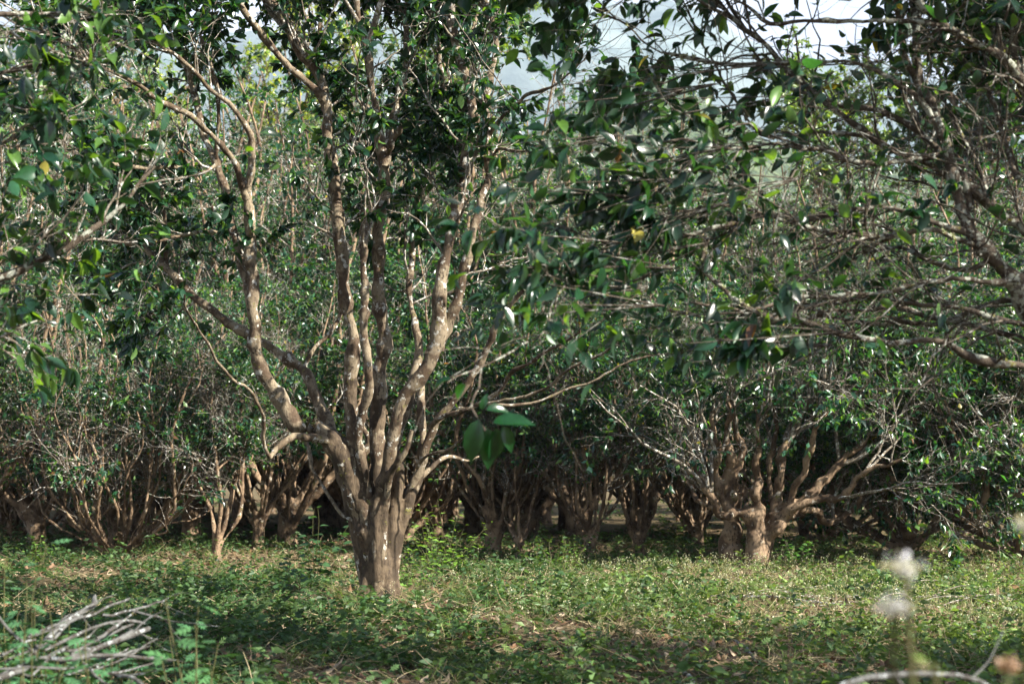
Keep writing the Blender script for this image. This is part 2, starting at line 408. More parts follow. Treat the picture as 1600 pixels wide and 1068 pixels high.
# ---- the many-stemmed tea tree in the middle
def main_tree():
    rs = RS(5); D = 9.7
    root = empty('tea_tree', (at(595, 932, D)[0], D, float(gz(at(595, 932, D)[0], D)) - .02), 'largest tea tree, many pale mottled stems rising from one thick trunk left of centre', 'tree')
    def lb(pts, w, Y): return limb(rs, pts, w, [D + y for y in Y])
    A = []
    # big left limb and its upright stem
    A.append(lb([(598, 900), (565, 850), (550, 780), (538, 725), (520, 692), (498, 670), (470, 672), (452, 650), (438, 622), (415, 590), (401, 555), (397, 500), (393, 440), (390, 380), (388, 310), (386, 278)], [44, 60, 52, 46, 38, 34, 28, 24, 22, 18], [0, -.1, -.1, -.25, -.3]))
    A.append(lb([(388, 300), (394, 225), (382, 195), (360, 165), (330, 139), (292, 101), (243, 67), (206, 54)], [16, 10, 8, 6], [-.3, -.5, -.8]))
    A.append(lb([(386, 310), (375, 277), (360, 243), (330, 210), (292, 180), (240, 150), (206, 127), (157, 101), (127, 82), (82, 56), (45, 22)], [14, 12, 10, 9, 7], [-.3, -.6, -1.2, -1.8]))
    A.append(lb([(393, 470), (384, 430), (375, 398), (364, 360), (356, 311), (345, 273), (330, 240), (318, 210), (307, 161), (296, 112), (277, 37), (270, -30)], [18, 17, 15, 13, 12], [-.25, 0, .1, .3]))
    A.append(lb([(338, 250), (340, 217), (340, 150), (330, 101), (311, 56), (292, 15), (280, -30)], [9, 8, 7, 6], [.05, -.2, -.3]))
    A.append(lb([(535, 760), (520, 690), (508, 650), (487, 605), (472, 575), (442, 556), (412, 537), (375, 515), (337, 489), (292, 451), (262, 421), (240, 402), (221, 387), (160, 372)], [34, 26, 20, 18, 17, 15, 12, 8], [.1, .3, .5, .6, .8]))
    A.append(lb([(262, 421), (258, 385), (258, 330), (250, 280)], [11, 8, 6], [.7, .6, .5]))
    A.append(lb([(476, 580), (490, 545), (512, 526), (528, 500), (536, 470)], [9, 8, 6], [.5, .6, .7]))
    A.append(lb([(525, 695), (500, 684), (480, 682), (455, 682), (432, 700), (420, 714), (414, 690), (412, 646), (390, 609), (352, 582), (318, 530), (296, 492), (288, 462)], [26, 18, 15, 12, 8, 6, 5, 4], [-.1, -.3, -.5, -.9, -1.6]))
    A.append(lb([(556, 815), (524, 807), (509, 788), (499, 762), (488, 728), (480, 690), (470, 650)], [14, 11, 10, 9, 7], [-.05, .1, .3]))
    A.append(lb([(358, 375), (345, 362), (310, 362), (275, 370), (240, 378), (195, 372)], [7, 6, 5, 3], [-.1, -.3, -.6]))
    A.append(lb([(345, 252), (320, 268), (290, 276), (262, 282)], [9, 7, 5, 3], [.1, -.2, -.4]))
    A.append(lb([(285, 262), (240, 262), (180, 258), (130, 246)], [7, 9, 8, 3], [-.5, -.8, -1.1]))
    # centre-left upright stem with its fork
    A.append(lb([(575, 860), (560, 780), (550, 710), (549, 657), (547, 612), (550, 560), (550, 515), (540, 462), (535, 406), (531, 360), (527, 319), (520, 255), (513, 210), (512, 169), (505, 131), (490, 105), (467, 86), (456, 60), (445, 30), (422, -5), (400, -60)], [40, 34, 30, 26, 25, 23, 20, 18, 17, 13], [-.05, -.15, -.2, -.1, 0]))
    A.append(lb([(508, 172), (501, 150), (475, 124), (445, 97), (419, 64), (400, 41), (367, 0), (335, -50)], [18, 15, 13, 10], [-.12, -.3, -.6]))
    A.append(lb([(511, 150), (502, 118), (493, 95), (480, 80)], [10, 8, 6], [-.1, .1, .2]))
    # slim stem that joins its neighbour
    A.append(lb([(585, 850), (574, 790), (566, 730), (558, 676), (566, 645), (576, 608), (574, 560), (570, 518), (570, 462), (568, 406), (566, 369), (572, 345), (586, 322)], [24, 22, 20, 18, 16, 15, 14], [-.05, -.15, -.3, -.3, -.15]))
    # centre stem
    A.append(lb([(592, 830), (588, 760), (590, 700), (591, 657), (591, 612), (592, 575), (602, 530), (595, 481), (591, 425), (593, 387), (590, 355), (598, 322), (602, 285), (595, 232), (591, 195), (583, 150), (576, 97), (565, 52), (557, 0), (550, -60)], [40, 34, 28, 25, 23, 21, 19, 16, 14, 11], [0, .05, 0, -.1, -.3]))
    A.append(lb([(601, 262), (604, 235), (610, 210), (613, 176), (625, 139), (634, 109), (636, 67), (632, 34), (640, -5), (655, -60)], [17, 15, 13, 10], [-.1, .1, .3]))
    A.append(lb([(606, 240), (612, 222), (622, 206), (626, 200)], [12, 11, 9], [-.1, -.2, -.25]))
    A.append(lb([(592, 170), (608, 164), (628, 150), (636, 140)], [3, 3, 2], [-.1, -.2, -.2]))
    # slim dark stem between
    A.append(lb([(600, 800), (612, 720), (632, 650), (645, 595), (655, 545), (647, 507), (640, 462), (643, 406), (645, 350), (649, 320), (662, 285), (672, 243), (686, 187), (692, 150), (686, 75), (681, 0), (684, -60)], [26, 18, 14, 14, 13, 12, 9, 7], [.1, .35, .5, .5, .6]))
    A.append(lb([(671, 250), (666, 235), (655, 199), (651, 150), (650, 100)], [8, 7, 5], [.5, .7, .8]))
    # leaning right stem
    A.append(lb([(585, 800), (603, 735), (610, 692), (622, 652), (636, 615), (658, 590), (673, 560), (681, 530), (686, 481), (692, 425), (700, 372), (711, 326), (722, 292), (730, 243), (741, 202), (737, 161), (730, 124), (715, 82), (707, 37), (700, 0), (690, -60)], [36, 30, 28, 27, 25, 22, 20, 18, 16, 12], [-.1, -.25, -.3, -.2, 0]))
    A.append(lb([(683, 545), (696, 520), (711, 481), (720, 436), (733, 395), (740, 360), (748, 330), (763, 270), (761, 210), (760, 161), (767, 124), (775, 82), (770, 40), (758, 0), (745, -60)], [24, 18, 16, 15, 13, 10], [-.2, -.3, -.1, 0]))
    A.append(lb([(762, 215), (782, 187), (804, 165), (823, 150), (870, 130), (905, 95)], [10, 9, 6, 4], [-.1, -.5, -.9]))
    A.append(lb([(763, 250), (782, 232), (812, 236), (850, 226)], [7, 6, 3], [-.1, -.4, -.6]))
    A.append(lb([(718, 100), (735, 70), (745, 20), (760, -30)], [8, 7, 5], [0, .2, .3]))
    # right part of the trunk with its lower limbs
    A.append(lb([(600, 905), (622, 860), (638, 815), (652, 762), (658, 724), (662, 687), (658, 642), (655, 608), (662, 570)], [36, 36, 30, 24, 20, 17, 14], [.05, .1, .15, .2]))
    A.append(lb([(640, 800), (655, 740), (668, 690), (682, 660), (700, 635), (726, 605), (745, 575), (763, 541), (778, 507), (800, 474), (818, 452)], [24, 22, 17, 15, 14, 12, 9], [.1, 0, -.1, -.3]))
    A.append(lb([(672, 668), (692, 650), (718, 642), (748, 631), (778, 612), (797, 582), (827, 564), (865, 545), (905, 520)], [11, 10, 8, 5], [-.05, -.3, -.8]))
    A.append(lb([(740, 634), (793, 624), (850, 608), (887, 578), (942, 552), (980, 533), (1025, 537)], [7, 7, 5, 3], [-.3, -.6, -.9]))
    A.append(lb([(742, 633), (790, 630), (841, 628), (886, 608), (935, 590), (987, 565), (1032, 552)], [7, 6, 5, 3], [-.3, -.3, -.4]))
    A.append(lb([(652, 730), (666, 713), (700, 702), (726, 680), (748, 657)], [12, 9, 7, 5], [-.1, -.4, -.7]))
    A.append(lb([(625, 790), (650, 755), (673, 732), (700, 713), (730, 720), (748, 712)], [22, 16, 11, 7, 5], [.1, .3, .6]))
    A.append(lb([(600, 800), (615, 735), (632, 705), (643, 672)], [22, 18, 14, 8], [-.1, -.25, -.3]))
    A.append(lb([(575, 800), (562, 720), (578, 690), (566, 660)], [30, 24, 18, 10], [.15, .2, .2]))
    foot = at(595, 932, D)
    def rooted(P, R):
        if P[0, 2] < .85 and R.max() > .034 and P[0, 2] > .08:
            p0 = P[0]; e = np.array([foot[0] + (p0[0] - foot[0]) * .55, D + (p0[1] - D) * .9, -.08]); n = max(3, int((p0[2] + .08) / .05))
            u = np.linspace(0, 1, n, endpoint=False)[:, None]; X = e * (1 - u) + p0 * u; X[:, 0] += np.sin(u[:, 0] * 3.1) * (p0[0] - foot[0]) * .08
            return np.vstack([X, P]), np.r_[R[0] * (1.15 - .15 * u[:, 0]), R]
        return P, R
    A = [rooted(P, R) for P, R in A]
    def pull(P):
        P = P.copy(); f = np.interp(P[:, 2], [-.1, .5, .9], [.56, .74, 1.0]); P[:, 0] = foot[0] + (P[:, 0] - foot[0]) * f; P[:, 1] = D + (P[:, 1] - D) * f; return P
    A = [(pull(P), R) for P, R in A]
    A = [(P, R * np.interp(P[:, 2], [0, .15, .4, .8, 1.3, 1.8], [.46, .36, .42, .55, .70, .80])) for P, R in A]
    # fused trunk
    parts = []
    b0 = at(595, 940, D); 
    for dx, dy, dz2, r0 in ((-.02, 0, 0, .17), (-.06, .05, 0, .12), (.05, -.04, 0, .12), (.03, .07, 0, .12), (-.11, -.03, 0, .09), (.10, .02, 0, .09)):
        z0 = -.16; r0 *= .38; q = np.array([(b0[0] + dx * 1.5, D + dy * 1.6, z0), (b0[0] + dx, D + dy, .10), (b0[0] + dx * .9, D + dy, .22), (b0[0] + dx * 1.2 - .02, D + dy * 1.3, .34)])
        P = spline(q, 14); parts.append(tubes(P[None], (r0 * np.array([1.2, 1.15, 1.1, 1.05, 1, .98, .95, .92, .88, .8, .7, .55, .38, .15]))[None], 14))
    for k in range(8):
        a = k * .785 + rs.uniform(-.3, .3); R1 = rs.uniform(.22, .34)
        q = np.array([(foot[0], D, .34), (foot[0] + math.cos(a) * .05, D + math.sin(a) * .05, .14), (foot[0] + math.cos(a) * .13, D + math.sin(a) * .13, .0), (foot[0] + math.cos(a + .2) * R1, D + math.sin(a + .2) * R1, -.09)])
        parts.append(tubes(spline(q, 12)[None], np.linspace(.045, .022, 12)[None], 9))
    for a_, b_, yy, r_ in ((548, 715, 0, .052), (590, 725, .06, .055), (628, 715, .03, .048), (650, 745, .08, .044), (570, 760, -.07, .042), (530, 705, .0, .045)):
        e = at(a_, b_, D + yy); P = spline(np.array([(foot[0], D, -.1), (foot[0] + (e[0] - foot[0]) * .35, D + yy * .7, .32), e]), 20)
        parts.append(tubes(P[None], (r_ * np.r_[np.linspace(1.15, .85, 17), .7, .5, .2])[None], 12))
    for P, R in A:
        sel = P[:, 2] < 1.55
        if sel[0] and P[0, 2] < 1.3 and R.max() > .02:
            k = max(3, int(np.argmin(sel)) if not sel.all() else len(P))
            k = min(k, 26)
            parts.append(tubes(P[None, :k], R[None, :k] * 1.03, 12))
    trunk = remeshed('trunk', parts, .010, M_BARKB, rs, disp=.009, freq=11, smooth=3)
    # procedural branching
    P, R = pad(A)
    up = P[:, :, 2].max(1) > 3.3
    T1, Q1 = grow(rs, P[up], R[up], 60, .86, 1.0, (.7, 1.5), (.1, .6), .10, .10, K=8, rk=.75)       # beyond the frame
    T2, Q2 = grow(rs, P, R, 300, .40, 1.0, (.35, 1.25), (.4, 1.2), .22, .05, K=8, rk=.42, rmax=.011)
    keep = T2[:, 0, 2] > 2.0; T2, Q2 = T2[keep], Q2[keep]
    T2b, Q2b = grow(rs, T1, Q1, 150, .1, 1.0, (.4, 1.0), (.4, 1.2), .2, .02, K=8, rk=.6, rmax=.010)
    TT, QQ = np.concatenate([T2, T2b]), np.concatenate([Q2, Q2b])
    T3, Q3 = grow(rs, TT, QQ, 3500, .2, 1.0, (.14, .50), (.4, 1.3), .28, .02, K=6, rk=.6, rmax=.0045)
    T3, Q3 = open_gap(rs, T3, Q3)
    e = T3[:, -1]; front = (e[:, 1] < D - .12) & (e[:, 0] > -1.9) & (e[:, 0] < .05) & (rs.uniform(size=len(e)) > .45)   # few twigs in front of the stems
    T3, Q3 = T3[~front], Q3[~front]
    lv = leaves_on(rs, T3, Q3, 11.5, (.045, .095), droop=.45, colkw=dict(young=.12, yellow=.001))
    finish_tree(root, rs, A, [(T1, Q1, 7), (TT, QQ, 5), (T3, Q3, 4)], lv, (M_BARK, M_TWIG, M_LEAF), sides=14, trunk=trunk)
    return root
main_tree()

# ---- the tree that leans in from the right, closer to the camera
def right_tree():
    rs = RS(11); D = 5.6
    def lb(pts, w, Y): return limb(rs, pts, w, [D + y for y in Y], gn=.007, width_lump=.16)
    bx = 2.45
    root = empty('tea_tree', (bx, D + .1, float(gz(bx, D + .1))), 'lichen-spotted tea tree leaning in from the right edge with long near-horizontal branches', 'tree')
    A = []
    A.append(lb([(1690, 1090), (1700, 900), (1690, 700), (1660, 580), (1625, 510), (1600, 474), (1573, 425), (1539, 391), (1517, 369), (1501, 330), (1490, 277)], [70, 60, 46, 38, 32, 28, 24, 20], [.1, .1, 0, 0]))
    A.append(lb([(1700, 640), (1660, 430), (1600, 360), (1569, 333), (1528, 300), (1490, 277), (1442, 255), (1397, 236), (1359, 213), (1329, 191), (1292, 165), (1254, 131), (1224, 101), (1191, 67), (1149, 30), (1123, 0), (1090, -50)], [34, 18, 15, 13, 12, 11, 9, 8, 6], [.1, 0, .1, .2, .2]))
    A.append(lb([(1495, 300), (1490, 277), (1483, 243), (1471, 199), (1457, 161), (1434, 124), (1430, 75), (1430, 30), (1427, -10), (1420, -60)], [19, 17, 14, 13, 11], [0, 0, .1, .2]))
    A.append(lb([(1440, 135), (1415, 94), (1408, 45), (1400, 0), (1390, -50)], [12, 10, 8], [.1, 0, -.1]))
    A.append(lb([(1690, 300), (1600, 135), (1573, 97), (1535, 71), (1498, 49), (1460, 22), (1438, 0), (1400, -40)], [22, 14, 12, 11, 9], [.1, -.1, -.1]))
    A.append(lb([(1500, 50), (1464, 37), (1397, 36), (1344, 36), (1277, 30), (1217, 36), (1190, 30), (1161, 8), (1120, -15)], [9, 7, 7, 6, 4], [-.1, -.1, .1]))
    A.append(lb([(1470, 200), (1430, 150), (1397, 124), (1359, 109), (1322, 99), (1254, 98), (1217, 103), (1142, 103), (1067, 90), (1017, 75), (980, 40), (950, 25)], [10, 8, 7, 7, 6, 4, 3], [0, 0, .1, .2]))
    A.append(lb([(1520, 330), (1480, 240), (1423, 195), (1380, 175), (1337, 169), (1292, 160), (1240, 140), (1180, 90)], [14, 11, 10, 9, 7, 5], [0, .1, .2]))
    A.append(lb([(1530, 385), (1509, 378), (1456, 360), (1389, 365), (1329, 363), (1277, 360), (1243, 348), (1179, 330), (1120, 322), (1040, 330)], [12, 9, 9, 7, 5, 4], [0, -.2, -.3]))
    A.append(lb([(1510, 362), (1498, 356), (1441, 337), (1385, 326), (1329, 326), (1254, 341), (1209, 337), (1161, 345), (1097, 363), (1040, 380), (1000, 386), (930, 380), (890, 360)], [11, 10, 8, 7, 6, 4, 3], [0, -.1, -.2, -.3]))
    A.append(lb([(1680, 600), (1600, 571), (1554, 565), (1516, 560), (1479, 537), (1423, 533), (1378, 530), (1329, 524), (1280, 511), (1247, 500), (1202, 498), (1172, 481), (1142, 459), (1112, 436), (1097, 417), (1104, 372)], [18, 13, 11, 10, 9, 8, 7, 5], [0, -.2, -.3, -.2]))
    A.append(lb([(1680, 540), (1600, 511), (1535, 496), (1490, 481), (1423, 474), (1367, 470), (1310, 470), (1240, 478), (1160, 500)], [14, 9, 7, 6, 3], [0, 0, .1]))
    A.append(lb([(1680, 570), (1600, 526), (1516, 511), (1441, 489), (1374, 481), (1300, 488), (1230, 520)], [12, 9, 7, 4], [.1, .3, .4]))
    A.append(lb([(1550, 400), (1516, 421), (1464, 410), (1427, 391), (1404, 384), (1350, 392)], [12, 9, 8, 4], [0, .1, .2]))
    A.append(lb([(1580, 440), (1535, 436), (1479, 440), (1404, 449), (1329, 462), (1254, 462), (1224, 474), (1150, 486), (1080, 470)], [11, 8, 7, 6, 3], [0, -.2, -.3]))
    A.append(lb([(1640, 500), (1590, 470), (1540, 480), (1470, 500), (1400, 505), (1320, 500), (1250, 470)], [10, 8, 6, 3], [.1, .3, .5]))
    A.append(lb([(1480, 240), (1400, 255), (1330, 250), (1270, 235), (1200, 228), (1120, 232), (1060, 222), (990, 230)], [9, 8, 7, 5, 3], [0, -.2, -.3]))
    A.append(lb([(1359, 213), (1290, 205), (1240, 215), (1200, 216), (1180, 200), (1140, 150), (1120, 110), (1090, 50)], [7, 6, 5, 4], [.1, .2, .3]))
    A.append(lb([(1600, 360), (1560, 330), (1530, 270), (1500, 200), (1470, 150)], [10, 8, 6, 4], [.2, .4, .5]))
    A.append(lb([(1650, 420), (1610, 200), (1590, 80), (1580, -30)], [18, 14, 12, 10], [.1, .1, .1]))
    A.append(lb([(1590, 280), (1560, 190), (1535, 120), (1545, 50)], [9, 7, 4], [.1, .2, .3]))
    # thin leafy spray that hangs in the middle of the picture
    A.append(lb([(1000, 386), (940, 400), (900, 425), (868, 470), (850, 520), (800, 548), (752, 575), (700, 600)], [4, 4, 3, 3, 2], [-.3, -.6, -.9, -1.1]))
    A.append(lb([(752, 575), (745, 610), (738, 640), (748, 660), (760, 672)], [3, 3, 2], [-1.1, -1.3, -1.35]))
    b = np.array([bx, D + .1, 0])
    q = spline(np.array([(bx, D + .1, -.1), (bx - .02, D + .1, .3), at(1700, 900, D + .1)]), 12)
    parts = [tubes(q[None], np.linspace(.17, .10, 12)[None], 14)]
    for P, R in A[:2]: parts.append(tubes(P[None, :24], R[None, :24] * 1.06, 12))
    trunk = remeshed('trunk', parts, .014, M_BARKR, rs)
    P, R = pad(A)
    T0, Q0 = grow(rs, P, R, 260, .2, 1.0, (.35, 1.0), (.25, 1.0), .27, .0, K=9, rk=.5, rmax=.006, flat=.45)
    T2, Q2 = grow(rs, np.concatenate([P, T0[:, np.linspace(0, 8, 24).astype(int)]]), np.concatenate([R, Q0[:, np.linspace(0, 8, 24).astype(int)]]), 2300, .2, 1.0, (.12, .45), (.3, 1.2), .25, .01, K=6, rk=.5, rmax=.0028, flat=.5)
    keep = T2[:, 0, 2] > 1.35; T2, Q2 = T2[keep], Q2[keep]; T2, Q2 = open_gap(rs, T2, Q2, .3)
    U0, V0 = grow(rs, P, R, 44, .8, 1.0, (.8, 1.6), (.2, .8), .12, .12, K=8, rk=.8)
    k = U0[:, 0, 2] > 2.45; U0, V0 = U0[k], V0[k]
    U1, V1 = grow(rs, U0, V0, 300, .1, 1.0, (.4, 1.0), (.4, 1.2), .2, .02, K=8, rk=.6, rmax=.008)
    U2, V2 = grow(rs, U1, V1, 2400, .2, 1.0, (.15, .45), (.4, 1.2), .25, .0, K=6, rk=.6, rmax=.0035)
    U1, V1 = open_gap(rs, U1, V1); U2, V2 = open_gap(rs, U2, V2, .05)
    l0 = leaves_on(rs, U2, V2, 6.0, (.05, .10), droop=.4)
    # leafy ends: towards the left tips of the branches, and the top
    tip = (T2[:, -1, 0] < 1.0) | (T2[:, -1, 2] > 2.35) | (rs.uniform(size=len(T2)) < .22)
    l1 = leaves_on(rs, T2[tip], Q2[tip], 1.9, (.045, .09), droop=.35, colkw=dict(young=.10, yellow=.001))
    # dense dark cluster around the left ends
    cl = [];
    for (px, py, yy) in ((860, 470, 5.1), (900, 440, 5.0), (850, 330, 5.2), (920, 300, 5.2), (960, 400, 5.2), (830, 230, 5.4), (880, 500, 4.9), (1010, 330, 5.2), (990, 250, 5.2), (1060, 120, 5.5), (980, 150, 5.5), (820, 400, 5.1), (1150, 560, 5.1), (1180, 540, 5.1), (930, 160, 5.5), (1100, 300, 5.2), (1090, 170, 5.5), (1040, 5, 5.6)):
        c = at(px, py, yy)
        for k in range(5):
            d = rs.normal(size=3) * .10
            cl.append(np.stack([c + np.array([.35, 0, .05]) * (1 - u) + d * u + np.array([-.10, 0, -.03]) * u for u in np.linspace(0, 1, 6)]))
    cl = np.array(cl); cq = np.tile(np.linspace(.003, .0012, 6), (len(cl), 1))
    l2 = leaves_on(rs, cl, cq, 5, (.055, .105), tr=(.3, 1), droop=.6, colkw=dict(young=.10, yellow=.004))
    # the big pendent leaves near the middle
    pts = [(748, 655, .0), (762, 668, .01), (770, 660, -.01), (785, 665, .0), (752, 640, .0), (728, 600, .01), (705, 592, 0), (775, 668, .0), (760, 640, 0)]
    dirs = [(-.25, 0, -1), (.05, 0, -1), (.9, -.2, .12), (.45, 0, -1), (.3, -.3, .8), (-.4, .3, -.4), (-1, .2, -.2), (.0, .0, -1), (.8, 0, .1)]
    sz = [.135, .125, .125, .085, .05, .07, .07, .11, .07]
    hp = np.array([at(a, b_, 4.25 + c) for a, b_, c in pts]); hd = np.array(dirs, float)
    hn = np.array([(-.3, -1, .2), (.2, -1, .1), (.1, -.7, .8), (.3, -1, .2), (0, -1, 0), (0, -1, .5), (0, -.6, 1), (.5, -1, .2), (0, -.8, .6)], float)
    l3 = place_leaves(HI, hp, hd, hn, np.array(sz), np.full(9, 1.05), np.tile(np.array([[.008, .040, .012]]), (9, 1)), np.linspace(.9, 2.2, 9))
    def cat(ls):
        n = 0; V, Fc, C = [], [], []
        for v, f, c in ls: V.append(v); Fc.append(f + n); C.append(c); n += len(v)
        return np.concatenate(V), np.concatenate(Fc), np.concatenate(C)
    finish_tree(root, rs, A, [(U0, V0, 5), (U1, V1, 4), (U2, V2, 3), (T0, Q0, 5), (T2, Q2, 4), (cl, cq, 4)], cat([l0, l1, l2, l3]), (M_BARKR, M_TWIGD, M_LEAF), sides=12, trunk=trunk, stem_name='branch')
    # crusty lichen tufts on the old wood
    tuft_p = []
    for P_, R_ in A[:12]:
        for k in range(3, len(P_)):
            if rs.uniform() < .30:
                n = rs.randint(10, 30)
                tuft_p.append(P_[k] + nrm(rs.normal(size=(n, 3)) + np.array([0, -.3, .5])) * R_[k] * 1.0)
    tp = np.concatenate(tuft_p); n = len(tp)
    V, Fc, c = place_leaves(RND, tp, rs.normal(size=(n, 3)), rs.normal(size=(n, 3)), rs.uniform(.006, .016, n), None, np.array([[.24, .26, .15]]) * rs.uniform(.6, 1.2, (n, 1)), rs.uniform(-3, 3, n))
    link('lichen', mk_mesh('lichen', V - np.array(root.location), Fc, M_LICH, c), root)
right_tree()

# ---- leafy boughs of a nearer tree reaching in at the upper left
def left_tree():
    rs = RS(21); D = 5.4; bx = -3.3
    root = empty('tea_tree', (bx, D, float(gz(bx, D))), 'near tea tree outside the left edge, reaching in with big glossy leaves at upper left', 'tree')
    def lb(pts, w, Y): return limb(rs, pts, w, [D + y for y in Y])
    A = []
    A.append(lb([(-540, 1240), (-530, 900), (-480, 600), (-380, 350), (-250, 180), (-150, 60)], [90, 70, 50, 36, 26], [0, 0, 0, 0]))
    A.append(lb([(-480, 600), (-300, 480), (-120, 440), (0, 432), (60, 405), (120, 380), (180, 330), (240, 262)], [30, 20, 16, 13, 11, 8, 5], [0, 0, .1]))
    A.append(lb([(-380, 350), (-200, 200), (-80, 140), (20, 112), (90, 96), (140, 100)], [26, 14, 9, 6, 4], [0, 0, 0]))
    A.append(lb([(-250, 180), (-100, 60), (-20, 30), (60, 20), (140, 40)], [20, 11, 7, 4], [0, 0, .1]))
    A.append(lb([(-380, 350), (-200, 300), (-60, 250), (10, 220), (70, 190)], [20, 12, 7, 4], [0, -.1, 0]))
    A.append(lb([(-480, 600), (-250, 560), (-100, 540), (0, 525), (60, 500)], [16, 9, 6, 3], [0, .1, .2]))
    q = spline(np.array([(bx, D, -.1), (bx + .02, D, .3), at(-530, 900, D)]), 10)
    trunk = remeshed('trunk', [tubes(q[None], np.linspace(.15, .09, 10)[None], 12), tubes(A[0][0][None, :30], A[0][1][None, :30] * 1.05, 12)], .014, M_BARKR, rs)
    P, R = pad(A)
    T0, Q0 = grow(rs, P, R, 85, .45, 1.0, (.3, .7), (.3, 1.0), .2, .0, K=6, rk=.5, rmax=.006)
    T2, Q2 = grow(rs, T0, Q0, 380, .2, 1.0, (.15, .35), (.3, 1.1), .25, -.02, K=6, rk=.6, rmax=.003)
    l1 = leaves_on(rs, T2, Q2, 3.2, (.05, .10), droop=.5, colkw=dict(young=.28, yellow=.001))
    finish_tree(root, rs, A, [(T0, Q0, 5), (T2, Q2, 4)], l1, (M_BARKR, M_TWIG, M_LEAF), sides=12, trunk=trunk, stem_name='branch')
left_tree()

# ------------------------------------------------------------------ tea trees of the rows behind
def tea_proto(name, seed, H=3.6, spread=1.5, nst=9, tr=.13, fork=.35, bare=1.2, nleaf=17000, lsize=(.042, .085), separate=True, col=dict(young=.22, base=(.011, .042, .020)), low=False, rf=.34, n2=190, n3=3600):
    """returns root at origin; vase of gnarled stems, fine twigs, leafy crown"""
    rs = RS(seed)
    root = empty(name, (0, 0, 0), 'x', 'tree')
    S, Rr = [], []
    for k in range(nst):
        a = 2 * math.pi * (k + rs.uniform(-.3, .3)) / nst; out = spread * rs.uniform(.35, 1.0)
        hz = H * rs.uniform(.72, .95); f = fork * rs.uniform(.3, 1.2)
        ca, sa = math.cos(a), math.sin(a); b0 = tr * .5
        pts = [(ca * b0 * .6, sa * b0 * .6, -.1), (ca * b0 * .9, sa * b0 * .9, f)]
        m = 5
        for i in range(1, m + 1):
            u = i / m; rad = b0 + out * (u ** (.62 if k % 3 else .45)) * .9
            aa = a + rs.uniform(-.18, .18)
            pts.append((math.cos(aa) * rad + rs.normal() * .05, math.sin(aa) * rad + rs.normal() * .05, f + (hz - f) * u ** 1.15 + rs.normal() * .05))
        r0 = tr * rs.uniform(.8, 1.2) * rf
        q = spline(np.array(pts), 24); S.append(lumpy(q, rs, .012)); 
        lump = 1 + .13 * rs.normal(size=24); Rr.append(np.maximum(r0 * np.linspace(1.25, .22, 24) * lump, .004))
    S, Rr = np.array(S), np.array(Rr)
    B1, BR1 = grow(rs, S, Rr, nst * 3, .18, .7, (.6, 1.3), (.35, .9), .16, .12, K=12, rk=.62, rtip=.25, up=.15)
    g = 1.05
    q = spline(np.array([(0, 0, -.15), (rs.normal() * .02, rs.normal() * .02, fork * .5), (0, 0, fork * 1.15)]), 10)
    parts = [tubes(q[None], (tr * np.array([1.25, 1.1, 1.0, .93, .88, .86, .84, .78, .6, .3]))[None], 12)]
    kk = 9 if rf > .25 else 6
    for i in range(nst): parts.append(tubes(S[None, i, :kk], Rr[None, i, :kk] * g, 8))
    link('trunk', remeshed('trunk', parts, .022, M_BARKF, rs, disp=.018, freq=6, smooth=2), root)
    allP = np.concatenate([S[:, ::2], B1]); allR = np.concatenate([Rr[:, ::2], BR1])
    if separate:
        for i in range(nst):
            V, Fc = rough_tube(S[i, 5:], Rr[i, 5:], 7, i + seed, .12); link('stem', mk_mesh('stem', V, Fc, M_BARKF, smooth=True), root)
        link('branches', mk_mesh('branches', *tubes(B1, BR1, 6), M_BARKF, smooth=True), root)
    else:
        link('branches', mk_mesh('branches', *merge([tubes(S[:, 5:], Rr[:, 5:], 6), tubes(B1, BR1, 5)]), M_BARKF, smooth=True), root)
    T2, Q2 = grow(rs, allP, allR, n2, .30, 1.0, (.4, 1.1), (.4, 1.2), .22, .03, K=7, rk=.5, rmax=.010)
    T3, Q3 = grow(rs, np.concatenate([T2, B1[:, ::2][:, :6].repeat(1, 0)[:, [0, 1, 2, 3, 4, 5, 5]]]), np.concatenate([Q2, BR1[:, ::2][:, [0, 1, 2, 3, 4, 5, 5]]]), n3, .1, 1.0, (.15, .5), (.4, 1.3), .28, .01, K=5, rk=.6, rmax=.0045)
    if not low:
        keep = T3[:, -1, 2] > bare * rs.uniform(.75, 1.3, len(T3)); T3, Q3 = T3[keep], Q3[keep]
        keep = T2[:, -1, 2] > bare * rs.uniform(.5, 1.1, len(T2)); T2, Q2 = T2[keep], Q2[keep]
    link('twigs', mk_mesh('twigs', *merge([tubes(T2, Q2, 4), tubes(T3, Q3, 3)]), M_TWIG, smooth=True), root)
    V, Fc, c = leaves_on(rs, T3, Q3, nleaf / len(T3), lsize, tpl=LO, droop=.3, colkw=col)
    link('crown', mk_mesh('crown', V, Fc, M_LEAF_FAR, c), root)
    return root

protos = [
    tea_proto('tea_tree', 101, H=3.7, spread=1.1, nst=15, tr=.105, rf=.23),
    tea_proto('tea_tree', 102, H=4.1, spread=1.0, nst=11, tr=.09, rf=.24),
    tea_proto('tea_tree', 103, H=3.5, spread=1.25, nst=20, tr=.125, rf=.17, fork=.35),
    tea_proto('tea_tree', 104, H=3.9, spread=.9, nst=5, tr=.075, rf=.31, fork=.2, nleaf=8000),
    tea_proto('tea_bush', 105, H=3.0, spread=1.6, nst=32, tr=.15, rf=.12, fork=.08, bare=.55, nleaf=13000, n2=320, n3=4200),
    tea_proto('tea_bush', 106, H=2.7, spread=1.7, nst=12, tr=.10, fork=.1, bare=.2, nleaf=28000, low=True, n2=420, n3=7000, lsize=(.045, .085)),
    tea_proto('tea_tree', 107, H=5.4, spread=1.9, nst=10, tr=.13, rf=.30, fork=.5, bare=1.6, nleaf=17000, n2=260, n3=4500),
]
